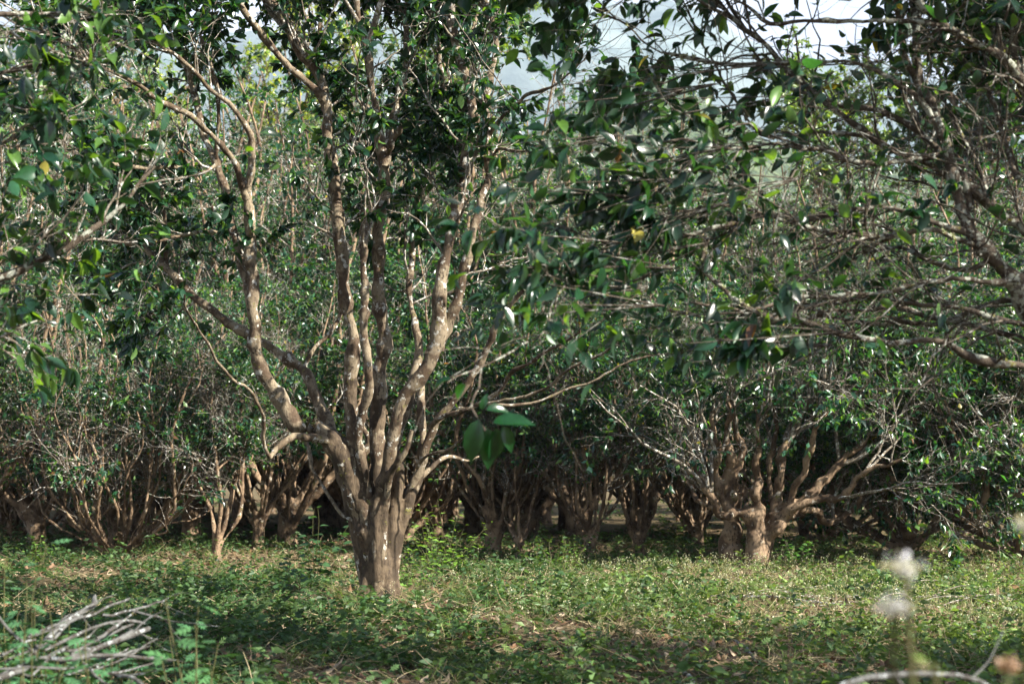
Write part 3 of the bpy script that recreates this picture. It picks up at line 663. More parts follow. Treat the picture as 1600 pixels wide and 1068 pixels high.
used = [False] * len(protos)
def put(i, x, y, rz, label, group=None, s=1.0, cat='tree', z=0):
    if not used[i]: o = protos[i]; used[i] = True
    else: o = copy_tree(protos[i])
    o.location = (x, y, float(gz(x, y)) + z); o.rotation_euler = (0, 0, rz); o.scale = (s, s, s)
    tag(o, label, cat)
    if group: o['group'] = group
    elif 'group' in o: del o['group']
    return o
def px_place(px, py, Y=None):
    Y = Y or CH * F / (py - 740); p = at(px, py, Y); return p[0], Y
G1 = 'tea trees in the first row behind the big tree'
front = [  # proto, px, py, rot, label, scale
    (4, 185, 864, 0.3, 'dark dense many-stemmed tea bush fanning out low over the grass at far left', 1.0, 'bush'),
    (3, 338, 868, 1.0, 'slender pale tea tree with one thin leaning stem beside the dark left bush', .85, 'tree'),
    (1, 405, 856, 2.0, 'tea tree with orange-brown stems just left of the big middle tree', .95, 'tree'),
    (0, 772, 860, 0.6, 'stout-trunked tea tree right behind the big tree with forking sunlit stems', 1.0, 'tree'),
    (3, 812, 862, 2.4, 'thin twin-stemmed tea tree close on the right of the stout-trunked one', .8, 'tree'),
    (1, 922, 864, 4.1, 'tea tree with rusty brown stems behind the bright green herb clump', .85, 'tree'),
    (3, 997, 862, 5.2, 'small tea tree with a narrow pale forked trunk in the middle of the row', .95, 'tree'),
    (0, 1090, 848, 3.3, 'shaded tea tree set back behind the gnarled pair on the right', .85, 'tree'),
    (1, 683, 838, 0.1, 'tea tree with pale stems seen through the big tree, just right of its trunk', 1.05, 'tree'),
    (5, 1420, 868, 0.5, 'dense leafy tea bush with foliage down to the ground right of the gnarled tree', 1.05, 'bush'),
    (5, 1590, 872, 2.2, 'dense leafy tea bush cut by the right edge, leaves down to the ground', 1.05, 'bush'),
    (5, 1290, 842, 4.0, 'leafy tea bush in shade behind the gnarled right tree', 1.0, 'bush'),
    (4, 30, 838, 1.6, 'many-stemmed tea bush at the left edge behind the dark dense one', .95, 'bush'),
]
for i, px, py, rz, lab, s, cat in front:
    x, y = px_place(px, py); put(i, x, y, rz, lab, G1, s, cat)

# the gnarled tree on the right, traced
def gnarled_tree():
    rs = RS(31); D = 13.6
    x0 = at(1183, 880, D)[0]
    root = empty('tea_tree', (x0, D, float(gz(x0, D))), 'gnarled tea tree with two short twisted trunks and a spray of brown stems at right', 'tree')
    def lb(pts, w, Y): return limb(rs, pts, w, [D + y for y in Y], gn=.016, width_lump=.15)
    A = [lb([(1190, 885), (1187, 850), (1178, 820), (1168, 800), (1150, 800), (1135, 806), (1118, 795), (1105, 770), (1095, 745), (1085, 720), (1080, 690)], [36, 34, 24, 18, 16, 14, 12, 9], [0, 0, -.1, .1]),
         lb([(1188, 870), (1182, 830), (1180, 790), (1183, 745), (1186, 710), (1180, 670), (1190, 620), (1195, 560)], [36, 22, 16, 12, 9, 5], [0, -.1, -.3]),
         lb([(1190, 860), (1200, 820), (1215, 770), (1222, 720), (1240, 670), (1245, 620), (1262, 560)], [30, 20, 16, 12, 9, 5], [0, .1, .3]),
         lb([(1192, 860), (1210, 820), (1238, 795), (1262, 775), (1290, 745), (1320, 715), (1352, 690), (1370, 640), (1400, 600)], [32, 28, 22, 16, 12, 9, 6], [0, 0, .1]),
         lb([(1195, 850), (1222, 810), (1250, 790), (1290, 780), (1320, 770), (1345, 745), (1372, 730), (1410, 720)], [26, 20, 14, 11, 8, 5], [0, -.3, -.6]),
         lb([(1250, 795), (1270, 800), (1290, 815), (1320, 805), (1340, 790), (1350, 770)], [12, 12, 12, 9, 5], [.2, .5, .6]),
         lb([(1230, 790), (1252, 745), (1262, 700), (1285, 655), (1300, 615)], [14, 11, 8, 5], [0, -.2, -.5]),
         lb([(1208, 820), (1205, 770), (1200, 720), (1212, 670), (1208, 610)], [12, 11, 9, 6], [.1, .3, .4]),
         lb([(1145, 880), (1142, 850), (1146, 815), (1142, 780), (1138, 755), (1142, 720), (1136, 690), (1140, 650), (1138, 610)], [38, 34, 30, 26, 24, 16, 12, 8], [.2, .2, .1, 0]),
         lb([(1142, 800), (1128, 770), (1120, 730), (1122, 700), (1113, 670), (1118, 640)], [18, 16, 13, 11, 7], [.1, .0]),
         lb([(1143, 780), (1150, 740), (1160, 705), (1152, 680), (1145, 640), (1148, 600)], [18, 15, 12, 10, 6], [.1, .1]),
         lb([(1125, 780), (1108, 740), (1098, 700), (1085, 668), (1088, 630)], [12, 11, 8, 5], [.2, .4]),
         lb([(1118, 795), (1092, 778), (1078, 748), (1070, 720), (1060, 700)], [10, 9, 7, 5], [0, .4])]
    A = [(P, R * .80) for P, R in A]
    trunk = remeshed('trunk', [tubes(P[None, :22], R[None, :22] * 1.07, 10) for P, R in A] + [tubes(spline(np.array([(x0, D, -.15), (x0, D, .1), (x0 + .01, D, .3)]), 8)[None], np.linspace(.15, .10, 8)[None], 12),
              tubes(spline(np.array([at(1144, 890, D + .2) - [0, 0, .1], at(1143, 850, D + .2)]), 8)[None], np.linspace(.13, .10, 8)[None], 12)], .018, M_BARKF, rs, disp=.018, freq=6, smooth=2)
    P, R = pad(A)
    T1, Q1 = grow(rs, P, R, 95, .45, 1., (.8, 1.9), (.2, .8), .16, .06, K=10, rk=.62, up=.2)
    T2, Q2 = grow(rs, T1, Q1, 260, .15, 1.0, (.4, 1.2), (.4, 1.2), .22, .02, K=7, rk=.55, rmax=.010)
    T3, Q3 = grow(rs, T2, Q2, 3000, .1, 1.0, (.15, .5), (.4, 1.3), .28, .01, K=5, rk=.6, rmax=.0045)
    lv = leaves_on(rs, T3, Q3, 4.5, (.045, .09), tpl=LO, droop=.3, colkw=dict(young=.22, base=(.011, .042, .020)))
    finish_tree(root, rs, A, [(T1, Q1, 6), (T2, Q2, 4), (T3, Q3, 3)], lv, (M_BARKF, M_TWIG, M_LEAF_FAR), sides=9, trunk=trunk)
gnarled_tree()

rsr = RS(77)
pts_used = []
PLACES = [(-9999, 'beyond the left edge'), (0, 'at the far left edge'), (110, 'behind the dark left bush'), (270, 'behind the slender pale tree'), (380, 'left of the big trunk'),
          (500, 'straight behind the big trunk'), (650, 'just right of the big trunk'), (740, 'behind the stout-trunked tree'), (860, 'behind the rusty-stemmed tree'), (960, 'behind the small forked tree'),
          (1060, 'left of the gnarled tree'), (1150, 'behind the gnarled tree'), (1290, 'between the gnarled tree and right bush'), (1380, 'behind the dense right bush'), (1500, 'at the far right edge'), (1600, 'beyond the right edge')]
def place(px): return [w for p, w in PLACES if px >= p][-1]
def far_rows():
    G2 = 'tea trees in the rows further back'
    k = 0
    for row, Y in enumerate((19, 23, 27.5, 33, 40, 48)):
        half = Y * .40 + 1.0; n = int(2 * half / (2.75 + .15 * row)); 
        for c in range(n):
            x = -half + (c + .5) * 2 * half / n + rsr.uniform(-.4, .4); y = Y + rsr.uniform(-.7, .7)
            i = [0, 1, 2, 3, 4, 1, 2, 6][rsr.randint(8)]
            px = 800 + x / y * F
            if i == 6 and px > 850: i = 2
            if px > 1250 and rsr.uniform() < .6: i = 5
            s = rsr.uniform(.85, 1.15)
            put(i, x, y, rsr.uniform(0, 6.28), 'bushy tea tree in the %s row back, ' % ('second', 'third', 'fourth', 'fifth', 'sixth', 'rearmost')[row] + place(px), G2, s, 'tree')
            k += 1
    for px, y, s in ((900, 19, 1.1), (990, 23, 1.2), (1090, 20, 1.06), (1200, 23, 1.2), (1300, 20, 1.05), (1400, 23, 1.2), (1500, 18.5, 1.05), (1640, 17, 1.0)):
        put(6, (px - 800) / F * y, y, rsr.uniform(0, 6.28), 'tall %s tea tree with its crown rising ' % ('nearer' if y < 21 else 'farther') + place(px), 'tall tea trees behind the right part of the row', s, 'tree')
    put(6, 4.8, 4.6, 1.0, 'unseen tall tea tree added outside the right edge to shade the leaning one', 'unseen trees added for shade', 1.0, 'tree')  # out-of-view tree, added to cast shade on the leaning tree
    for px, y, s in ((250, 23, 1.35), (110, 24, 1.5), (380, 25, 1.45), (520, 23, 1.5), (20, 22, 1.4), (640, 25, 1.5), (770, 23, 1.4), (180, 27, 1.7), (320, 27, 1.6), (450, 29, 1.7), (585, 28, 1.7), (700, 28, 1.6), (850, 26, 1.45), (890, 22, 1.35), (215, 20, 1.45), (820, 20, 1.3), (60, 28, 1.6)):
        put(6, (px - 800) / F * y, y, rsr.uniform(0, 6.28), 'very tall %s tea tree with its crown rising ' % ('nearer' if y < 24.5 else 'farther') + place(px), 'tall tea trees behind the big tree', s, 'tree')
    # taller ones that close the view at the left
    for px, y, s in ((60, 17.5, 1.0), (190, 19, 1.1), (-60, 15.5, .95), (300, 19, 1.15), (455, 18, 1.1), (560, 20, 1.15), (650, 19.5, 1.1), (740, 21, 1.15), (830, 21, 1.0)):
        put(6, (px - 800) / F * y, y, rsr.uniform(0, 6.28), 'tall wide-crowned tea tree close behind the front row, rising ' + place(px), 'tall tea trees behind the big tree', s, 'tree')
far_rows()

# ------------------------------------------------------------------ forest trees beyond the garden
def forest_tree(name, x, y, H, rad, label, colkw, nleaf, lsize, seed, crown_lo=.3, trans=None, dark=False, group=None):
    rs = RS(seed); z0 = float(gz(x, y))
    root = empty(name, (x, y, z0), label, 'tree', group)
    q = spline(np.array([(0, 0, -.2), (rs.normal() * .1, 0, H * .3), (rs.normal() * .3, rs.normal() * .3, H * .65), (rs.normal() * .3, 0, H * .97)]), 24)
    R = np.linspace(H * .022, H * .004, 24)
    link('trunk', mk_mesh('trunk', *tubes(q[None], R[None], 10), M_BARKF, smooth=True), root)
    B, BR = grow(rs, q[None], R[None], 34, crown_lo, .98, (rad * .6, rad * 1.2), (.6, 1.2), .12, .10, K=10, rk=.5)
    T, TR = grow(rs, B, BR, 420, .2, 1, (rad * .15, rad * .45), (.4, 1.2), .2, .03, K=6, rk=.5)
    link('limbs', mk_mesh('limbs', *merge([tubes(B, BR, 6), tubes(T, TR, 4)]), M_BARKF, smooth=True), root)
    T3, TR3 = grow(rs, T, TR, 2600, .1, 1, (rad * .06, rad * .2), (.4, 1.3), .25, 0, K=4, rk=.5, rmax=.01)
    V, Fc, c = leaves_on(rs, T3, TR3, nleaf / 2600, lsize, tpl=LO, droop=.4, colkw=colkw)
    link('crown', mk_mesh('crown', V, Fc, M_LEAF_FAR, c), root)
    return root
lime = dict(base=(.10, .15, .025), tint=(.20, .25, .04), young=.4)
midg = dict(base=(.055, .10, .03), tint=(.12, .18, .05), young=.3)
darkg = dict(base=(.020, .045, .018), tint=(.04, .08, .03), young=.15)
def fpos(px, y): return (px - 800) / F * y, y
forest_tree('broadleaf_tree', *fpos(225, 46), 13, 3.4, 'yellow-green broadleaf tree glowing beyond the garden at upper left', lime, 26000, (.10, .22), 1)
forest_tree('broadleaf_tree', *fpos(470, 48), 17, 4.5, 'lime-green broadleaf tree showing between the stems of the big tree', lime, 26000, (.12, .24), 2)
forest_tree('broadleaf_tree', *fpos(90, 36), 15, 4.6, 'mid-green broadleaf tree beyond the garden at the left edge', midg, 26000, (.10, .2), 3)
forest_tree('broadleaf_tree', *fpos(700, 44), 16, 4.2, 'mid-green broadleaf tree behind the upper stems of the big tree', midg, 26000, (.10, .2), 4)
#, 16, 4.5, 'broadleaf tree whose crown borders the gap of sky on its left', midg, 24000, (.14, .26), 10)
forest_tree('broadleaf_tree', *fpos(1300, 30), 8.9, 3.0, 'pale sunlit broadleaf tree under the sky gap behind the leaning branches', midg, 30000, (.07, .15), 5)
forest_tree('broadleaf_tree', *fpos(1160, 36), 7.2, 2.4, 'small pale broadleaf tree just left of the pale sunlit one under the sky gap', midg, 22000, (.08, .16), 6)
forest_tree('evergreen_tree', *fpos(1545, 34), 17, 4.0, 'dark dense evergreen tree filling the upper right corner', darkg, 52000, (.10, .22), 7, crown_lo=.15)
forest_tree('evergreen_tree', *fpos(1690, 30), 15, 4.0, 'dark evergreen tree at the right edge beside the taller dark one', darkg, 40000, (.10, .22), 8, crown_lo=.15)
forest_tree('broadleaf_tree', *fpos(1030, 52), 9.6, 3.2, 'rounded broadleaf tree at the foot of the blue mountain', midg, 24000, (.12, .24), 9)

# ------------------------------------------------------------------ hills
def ridge(name, pts, Y, depth, mat, seed):
    rs = RS(seed)
    prof = spline(np.array([(at(px, py, Y)[0], at(px, py, Y)[2]) + (0,) for px, py in pts]), 140)
    xs, top = prof[:, 0], prof[:, 1]
    rows = 26; V = []
    for j in range(rows):
        t = j / (rows - 1); y = Y - depth * (1 - t) if t <= 1 else Y
        for k in range(140):
            h = top[k] * (math.sin(t * math.pi / 2) ** 1.3)
            h += (mnoise.fractal(Vector((xs[k] / 160, y / 160, seed)), 1, 2, 5)) * top[k] * .10 * t
            V.append((xs[k], y, h - 2))
    base = len(V)
    for k in range(140): V.append((xs[k], Y + depth * .8, -2))
    V = np.array(V); Fc = []
    for j in range(rows):
        for k in range(139):
            a = j * 140 + k; Fc.append((a, a + 1, a + 141, a + 140))
    o = link(name, mk_mesh(name, V, np.array(Fc), mat, smooth=True)); o['kind'] = 'structure'
def hill_mat(name, a, b, sc):
    m, t, N, L = newmat(name)
    out = N('ShaderNodeOutputMaterial'); pr = N('ShaderNodeBsdfPrincipled'); L(pr.outputs[0], out.inputs[0]); pr.inputs['Roughness'].default_value = .95
    tc = N('ShaderNodeTexCoord'); n = N('ShaderNodeTexNoise'); n.inputs['Scale'].default_value = sc; n.inputs['Detail'].default_value = 8; L(tc.outputs['Object'], n.inputs['Vector'])
    cr = N('ShaderNodeValToRGB'); L(n.outputs[0], cr.inputs[0]); e = cr.color_ramp.elements
    e[0].position = .38; e[0].color = (*a, 1); e[1].position = .62; e[1].color = (*b, 1); L(cr.outputs[0], pr.inputs['Base Color'])
    bp = N('ShaderNodeBump'); bp.inputs['Distance'].default_value = 6; L(n.outputs[0], bp.inputs['Height']); L(bp.outputs[0], pr.inputs['Normal'])
    return m
ridge('mountain', [(-600, 190), (0, 110), (400, 60), (700, 20), (850, 0), (940, 5), (1010, 30), (1090, 70), (1180, 98), (1300, 120), (1500, 150), (1900, 170), (2300, 230)], 1600, 650, hill_mat('mountain_forest_haze', (.05, .075, .07), (.10, .13, .12), .02), 3)  # distance haze put into the mountain's colour: forest green shifted pale and bluish
ridge('hill', [(-400, 420), (200, 330), (700, 270), (980, 150), (1080, 185), (1200, 260), (1500, 320), (2000, 440)], 420, 200, hill_mat('hill_forest', (.02, .045, .015), (.09, .12, .045), .35), 5)

# ------------------------------------------------------------------ ground cover (nobody could count it)
def dens(x, y):
    d = .5 + .5 * np.sin(x * 1.7 + 1.1 * np.sin(y * .9)) * np.sin(y * 1.3 + x * .6 + 1) + .25 * np.sin(x * 5.1 + y * 4.3) 
    return np.clip(d, .04, 1) ** 1.3
def wedge(rs, n, y0, y1, power=1.0):
    """random points in the visible wedge of ground, denser near"""
    u = rs.uniform(size=n); y = (y0 ** (1 / power) + (y1 ** (1 / power) - y0 ** (1 / power)) * u) ** power
    x = rs.uniform(-1, 1, n) * (y * .40 + .6)
    return x, y
def cover():
    rs = RS(200)
    Vs, Fs, Cs, n0 = [], [], [], 0
    def add(r):
        nonlocal n0
        v, f, c = r
        if f.shape[1] == 4: f = np.concatenate([f[:, [0, 1, 2]], f[:, [0, 2, 3]]])
        Vs.append(v); Fs.append(f + n0); Cs.append(c); n0 += len(v)
    for (n, y0, y1, per, ls, hh, tpl) in ((7500, 4.2, 11, 10, (.012, .034), (.015, .14), RND), (6500, 10, 20, 7, (.018, .042), (.02, .15), RND), (3600, 4.2, 12, 6, (.04, .085), (.03, .17), LOB), (6000, 4.2, 14, 9, (.02, .06), (.01, .15), LO), (6000, 16, 46, 6, (.05, .10), (.02, .18), LO), (5000, 4.2, 18, 6, (.03, .08), (.02, .14), LO), (1500, 4.6, 19, 22, (.03, .065), (.05, .34), LO), (260, 4.4, 15, 16, (.03, .06), (.04, .24), RND)):
        x, y = wedge(rs, n, y0, y1, 1.0)
        k = rs.uniform(size=n) < dens(x, y) * (1.0 if y0 < 15 else .8) * np.clip(np.hypot(x + .9, y - 9.7) / .5 - .5, 0, 1); x, y = x[k], y[k]; n = len(x)
        m = n * per; idx = np.repeat(np.arange(n), per)
        h = rs.uniform(*hh, n)[idx] * rs.uniform(.15, 1, m)
        a = rs.uniform(0, 6.283, m)
        P = np.stack([x[idx] + np.cos(a) * .012 + rs.normal(size=m) * .015, y[idx] + np.sin(a) * .012 + rs.normal(size=m) * .015, gz(x[idx], y[idx]) + h], -1)
        d = np.stack([np.cos(a), np.sin(a), rs.uniform(-.3, .7, m)], -1)
        nn = np.array([0, 0, 1.]) + rs.normal(size=(m, 3)) * .75
        # colour by plant: some blue-green in the left, some yellow-green on the right
        hue = rs.uniform(size=n); right = np.clip((x / y + .15) * 2.5, 0, 1)
        c = np.array([.024, .062, .020])[None] * (1 - hue[:, None] * .3) + np.array([.085, .11, .02])[None] * (hue * (.3 + .8 * right))[:, None]
        c = c * rs.uniform(.6, 1.5, (n, 1))
        c = c[idx] * rs.uniform(.8, 1.25, (m, 1))
        add(place_leaves(tpl, P, d, nn, rs.uniform(*ls, m), None, c, rs.uniform(.3, 2, m)))
    V, Fc, C = np.concatenate(Vs), np.concatenate(Fs), np.concatenate(Cs)
    o = link('ground_cover', mk_mesh('ground_cover', V, Fc, M_HERB, C))
    tag(o, 'low green weeds and seedlings carpeting the ground under the tea trees', 'weeds', kind='stuff')
    # dry stalks and grass
    n = 20000; x, y = wedge(rs, n, 4.2, 20); L = rs.uniform(.05, .26, n); a = rs.uniform(0, 6.283, n); el = np.abs(rs.normal(size=n)) * .35
    P = np.empty((n, 4, 3)); p = np.stack([x, y, gz(x, y) + rs.uniform(.0, .03, n)], -1); d = np.stack([np.cos(a) * np.cos(el), np.sin(a) * np.cos(el), np.sin(el)], -1)
    for k in range(4):
        P[:, k] = p; p = p + d * (L / 3)[:, None]; d = nrm(d + rs.normal(size=(n, 3)) * .2 + np.array([0, 0, -.12]))
    P[:, :, 2] = np.maximum(P[:, :, 2], gz(P[:, :, 0], P[:, :, 1]) + .006)
    R = np.repeat(rs.uniform(.0008, .0022, n)[:, None], 4, 1) * np.array([1, .9, .8, .4])
    V, Fc = tubes(P, R, 3); c = np.repeat(np.array([[.34, .28, .17]]) * rs.uniform(.4, 1.3, (n, 1)), 12, 0)
    tag(link('dry_grass', mk_mesh('dry_grass', V, Fc, M_DEAD, c)), 'dry straw-coloured stalks and grass lying among the weeds', 'dry grass', kind='stuff')
    # green grass tufts
    nt_ = 900; tx, ty = wedge(rs, nt_, 4.3, 18); per = 16; x = np.repeat(tx, per) + rs.normal(size=nt_ * per) * .018; y = np.repeat(ty, per) + rs.normal(size=nt_ * per) * .018; n = len(x)
    L = rs.uniform(.06, .24, nt_).repeat(per) * rs.uniform(.5, 1, n); a = rs.uniform(0, 6.283, n); P = np.empty((n, 5, 3)); p = np.stack([x, y, gz(x, y)], -1); d = nrm(np.stack([np.cos(a) * .4, np.sin(a) * .4, np.ones(n)], -1))
    for k in range(5): P[:, k] = p; p = p + d * (L / 4)[:, None]; d = nrm(d + np.stack([np.cos(a) * .25, np.sin(a) * .25, np.full(n, -.22)], -1) + rs.normal(size=(n, 3)) * .05)
    V2, F2 = tubes(P, np.repeat(rs.uniform(.0012, .0024, n)[:, None], 5, 1) * np.array([1, 1, .8, .6, .2]), 3)
    c2 = np.repeat(np.repeat(np.array([[.07, .13, .03]]) * rs.uniform(.5, 1.5, (nt_, 1)) + np.array([[.08, .05, .01]]) * rs.uniform(0, 1, (nt_, 1)), per, 0), 15, 0)
    tag(link('grass_tufts', mk_mesh('grass_tufts', V2, F2, M_HERB, c2)), 'scattered green grass tufts among the low weeds', 'grass', kind='stuff')
    # short sun-dried upright grass
    n = 16000; x, y = wedge(rs, n, 7.5, 18); k = rs.uniform(size=n) < np.clip(.35 + (x / y) * 2.2 + .35 * np.sin(x * 2 + y * 1.3), .08, 1); x, y = x[k], y[k]; n = len(x)
    L = rs.uniform(.03, .13, n); a = rs.uniform(0, 6.283, n); el = rs.uniform(.5, 1.5, n); P = np.empty((n, 3, 3)); p = np.stack([x, y, gz(x, y)], -1); d = np.stack([np.cos(a) * np.cos(el), np.sin(a) * np.cos(el), np.sin(el)], -1)
    for k in range(3): P[:, k] = p; p = p + d * (L / 2)[:, None]; d = nrm(d + rs.normal(size=(n, 3)) * .25)
    V2, F2 = tubes(P, np.repeat(rs.uniform(.001, .0026, n)[:, None], 3, 1) * np.array([1, .9, .3]), 3); c2 = np.repeat(np.array([[.26, .25, .11]]) * rs.uniform(.5, 1.4, (n, 1)) * np.array([1, 1, 1.]), 9, 0)
    tag(link('short_grass', mk_mesh('short_grass', V2, F2, M_DEAD, c2)), 'short yellowing grass standing in the sunny ground', 'grass', kind='stuff')
    # fallen leaves
    n = 20000; x, y = wedge(rs, n, 4.2, 20)
    P = np.stack([x, y, gz(x, y) + rs.uniform(.006, .03, n)], -1); a = rs.uniform(0, 6.283, n)
    d = np.stack([np.cos(a), np.sin(a), rs.normal(size=n) * .2], -1); nn = np.array([0, 0, 1.]) + rs.normal(size=(n, 3)) * .35
    pal = np.array([(.15, .09, .055), (.24, .17, .11), (.09, .055, .035), (.32, .25, .17), (.16, .09, .045), (.05, .035, .025)])
    c = pal[rs.randint(0, 6, n)] * rs.uniform(.6, 1.2, (n, 1))
    V, Fc, C = place_leaves(HI, P, d, nn, rs.uniform(.03, .085, n), None, c, rs.uniform(-3, 3, n))
    tag(link('fallen_leaves', mk_mesh('fallen_leaves', V, Fc, M_DEAD, C)), 'brown fallen tea leaves scattered over the soil', 'fallen leaves', kind='stuff')
    # tiny seeding flower stalks in the sunny patch at the right
    n = 1500; x = rs.normal(size=n) * 1.4 + 2.0; y = rs.uniform(7.5, 13.2, n); H = rs.uniform(.06, .20, n)
    P = np.empty((n, 4, 3)); lean = rs.normal(size=(n, 2)) * .12
    for k in range(4): P[:, k] = np.stack([x + lean[:, 0] * H * k / 2, y + lean[:, 1] * H * k / 2, gz(x, y) + H * k / 3], -1)
    V, Fc = tubes(P, np.full((n, 4), .0011), 3); Fc = np.concatenate([Fc[:, [0, 1, 2]], Fc[:, [0, 2, 3]]]); c0 = np.tile([[.14, .14, .06]], (len(V), 1))
    m = n * 7; idx = np.repeat(np.arange(n), 7); tp = P[idx, 3] + rs.normal(size=(m, 3)) * .010
    v2, f2, c2 = place_leaves(RND, tp, rs.normal(size=(m, 3)), rs.normal(size=(m, 3)) + [0, 0, 1], rs.uniform(.006, .013, m), None, np.array([[.36, .36, .24]]) * rs.uniform(.5, 1.3, (m, 1)), None)
    V, Fc, C = np.concatenate([V, v2]), np.concatenate([Fc, f2 + len(V)]), np.concatenate([c0, c2])
    tag(link('seeding_weeds', mk_mesh('seeding_weeds', V, Fc, M_HERB, C)), 'pale seeding flower stalks in the sunny patch before the gnarled tree', 'weeds', kind='stuff')
cover()

# ------------------------------------------------------------------ single plants
def herb(name, x, y, h, nst, lsize, label, col, tpl=RND, seed=0, spread=.12, per=9, stemcol=None, cat='plant', flowers=None, sub=1.0, group=None, k_leaf=None):
    rs = RS(seed); z0 = float(gz(x, y)); root = empty(name, (x, y, z0), label, cat, group)
    P = np.empty((nst, 8, 3)); d = nrm(np.stack([rs.normal(size=nst) * spread * 2, rs.normal(size=nst) * spread * 2, np.ones(nst)], -1)); p = np.stack([rs.normal(size=nst) * spread * .25, rs.normal(size=nst) * spread * .25, np.full(nst, -.02)], -1)
    L = h * rs.uniform(.6, 1.0, nst); L[0] = h if nst > 1 else h - z0
    for k in range(8):
        P[:, k] = p; p = p + d * (L / 7)[:, None]; d = nrm(d + rs.normal(size=(nst, 3)) * (.06 if nst > 1 else .02) + [0, 0, .04])
    R = np.linspace(.0035, .0015, 8)[None] * np.ones((nst, 1)) * sub
    for i in range(nst):
        V, Fc = tubes(P[i:i + 1], R[i:i + 1], 5); me = mk_mesh('stem', V, Fc, M_HERB, np.tile([stemcol or (.10, .10, .04)], (len(V), 1)), smooth=True); link('stem', me, root)
    m = nst * per; idx = np.repeat(np.arange(nst), per); t = np.tile(np.linspace(.25, 1, per), nst); f = t * 7; i = np.minimum(f.astype(int), 6); fr = (f - i)[:, None]
    pp = P[idx, i] * (1 - fr) + P[idx, i + 1] * fr; a = np.tile(np.arange(per) * 2.4, nst) + rs.uniform(0, 6, nst)[idx]
    dd = np.stack([np.cos(a), np.sin(a), rs.uniform(-.2, .5, m)], -1); S = rs.uniform(*lsize, m) * (1.15 - .55 * t)
    V, Fc, c = place_leaves(tpl, pp + dd * .008, dd, np.array([0, 0, 1.]) + rs.normal(size=(m, 3)) * .3, S, None, np.array([col]) * rs.uniform(.7, 1.3, (m, 1)), rs.uniform(.5, 1.6, m))
    link('foliage', mk_mesh('foliage', V, Fc, M_HERB, c), root)
    if flowers:
        for i in range(nst):
            q = 110; cpt = P[i, 7] + rs.normal(size=(q, 3)) * flowers[0] * np.array([1, 1, .7])
            V, Fc, c = place_leaves(RND, cpt, rs.normal(size=(q, 3)), rs.normal(size=(q, 3)), rs.uniform(.004, .009, q), None, np.array([flowers[1]]) * rs.uniform(.6, 1.2, (q, 1)), None)
            link('flower_head', mk_mesh('flower_head', V, Fc, M_HERB, c), root)
    return root
def on(px, py): Y = CH * F / (py - 740); return at(px, py, Y)[0], Y
BG, DG, YG = (.10, .20, .03), (.035, .085, .03), (.14, .21, .03)
herb('wild_herb', *on(692, 892), .70, 18, (.06, .11), 'bright yellow-green herb clump right of the big trunk in sunlight', (.13, .24, .035), LO, 1, .34, 9)
herb('wild_herb', *on(658, 912), .30, 9, (.05, .09), 'low fresh green herb close beside the foot of the big trunk', BG, LO, 2, .22, 7)
herb('wild_herb', *on(885, 893), .42, 18, (.035, .06), 'bushy light green herb clump in front of the rusty-stemmed tree', BG, LO, 3, .25, 10)
herb('wild_herb', *on(1248, 884), .36, 16, (.06, .10), 'broad-leaved bright green herb at the right foot of the gnarled tree', (.07, .17, .03), RND, 4, .25, 7)
herb('wild_herb', *on(490, 908), .66, 6, (.08, .14), 'tall dark herb with broad leaves in shade left of the big trunk', DG, RND, 5, .12, 8)
herb('wild_herb', *on(455, 925), .38, 6, (.07, .12), 'low dark broad-leaved herb in the shade left of the big trunk', DG, RND, 6, .15, 6)
herb('wild_herb', *on(1300, 900), .26, 14, (.035, .06), 'small leafy herb in the sunny grass below the right leafy bush', BG, LO, 7, .3, 8)
for k, (px, py, h, lab) in enumerate([
        (560, 958, .20, 'low leafy herb in shade before the foot of the big trunk'), (300, 890, .30, 'leafy herb on open ground between the brush pile and the slender tree'),
        (1010, 905, .22, 'light green herb in the sun before the small forked tree'), (1110, 930, .18, 'small pale herb in the middle of the sunny patch'),
        (780, 900, .24, 'light green herb before the stout-trunked tree'), (1470, 890, .30, 'leafy herb at the foot of the dense right bush'),
        (1540, 905, .30, 'leafy herb near the right edge below the dense bush'), (740, 985, .18, 'low herb with bright leaves in the lower middle'),
        (420, 900, .34, 'dark herb left of the tall dark one beside the big trunk'), (60, 880, .34, 'leafy herb at far left before the many-stemmed bushes'),
        (620, 1010, .16, 'small leafy herb low at bottom centre in shade'), (1180, 915, .2, 'pale herb in the dry grass before the gnarled tree')]):
    herb('wild_herb', *on(px, py), h, 10, (.035, .07), lab, [(.09, .17, .03), (.06, .13, .03), (.12, .19, .04)][k % 3], [LO, RND][k % 2], 700 + k, .26, 8)
def hi(px, py, Y): return at(px, py, Y)[0], Y
herb('mugwort', *hi(295, 1000, 4.0), .62, 3, (.07, .13), 'soft-focus mugwort with lobed leaves standing over the cut branches', (.05, .13, .045), LOB, 8, .06, 9)
herb('mugwort', *hi(350, 1000, 4.6), .40, 3, (.07, .12), 'low mugwort with lobed leaves right of the cut branches', (.05, .13, .045), LOB, 9, .12, 7)
herb('mugwort', *hi(20, 900, 4.3), .72, 4, (.06, .12), 'tall blurred mugwort with lobed leaves at the left edge', (.05, .13, .055), LOB, 10, .08, 10)
herb('mugwort', *hi(75, 960, 4.9), .50, 4, (.06, .11), 'blurred mugwort second from the left edge above the brush pile', (.06, .15, .055), LOB, 12, .12, 9)
herb('mugwort', *hi(235, 1050, 3.7), .34, 3, (.06, .11), 'bright green mugwort low in front of the cut branches', (.07, .18, .05), LOB, 13, .12, 7)
herb('mugwort', *hi(120, 930, 4.6), 0.56, 4, (.06, .12), 'mugwort in shade just above the middle of the brush pile', (.045, .125, .05), LOB, 40, .10, 9)
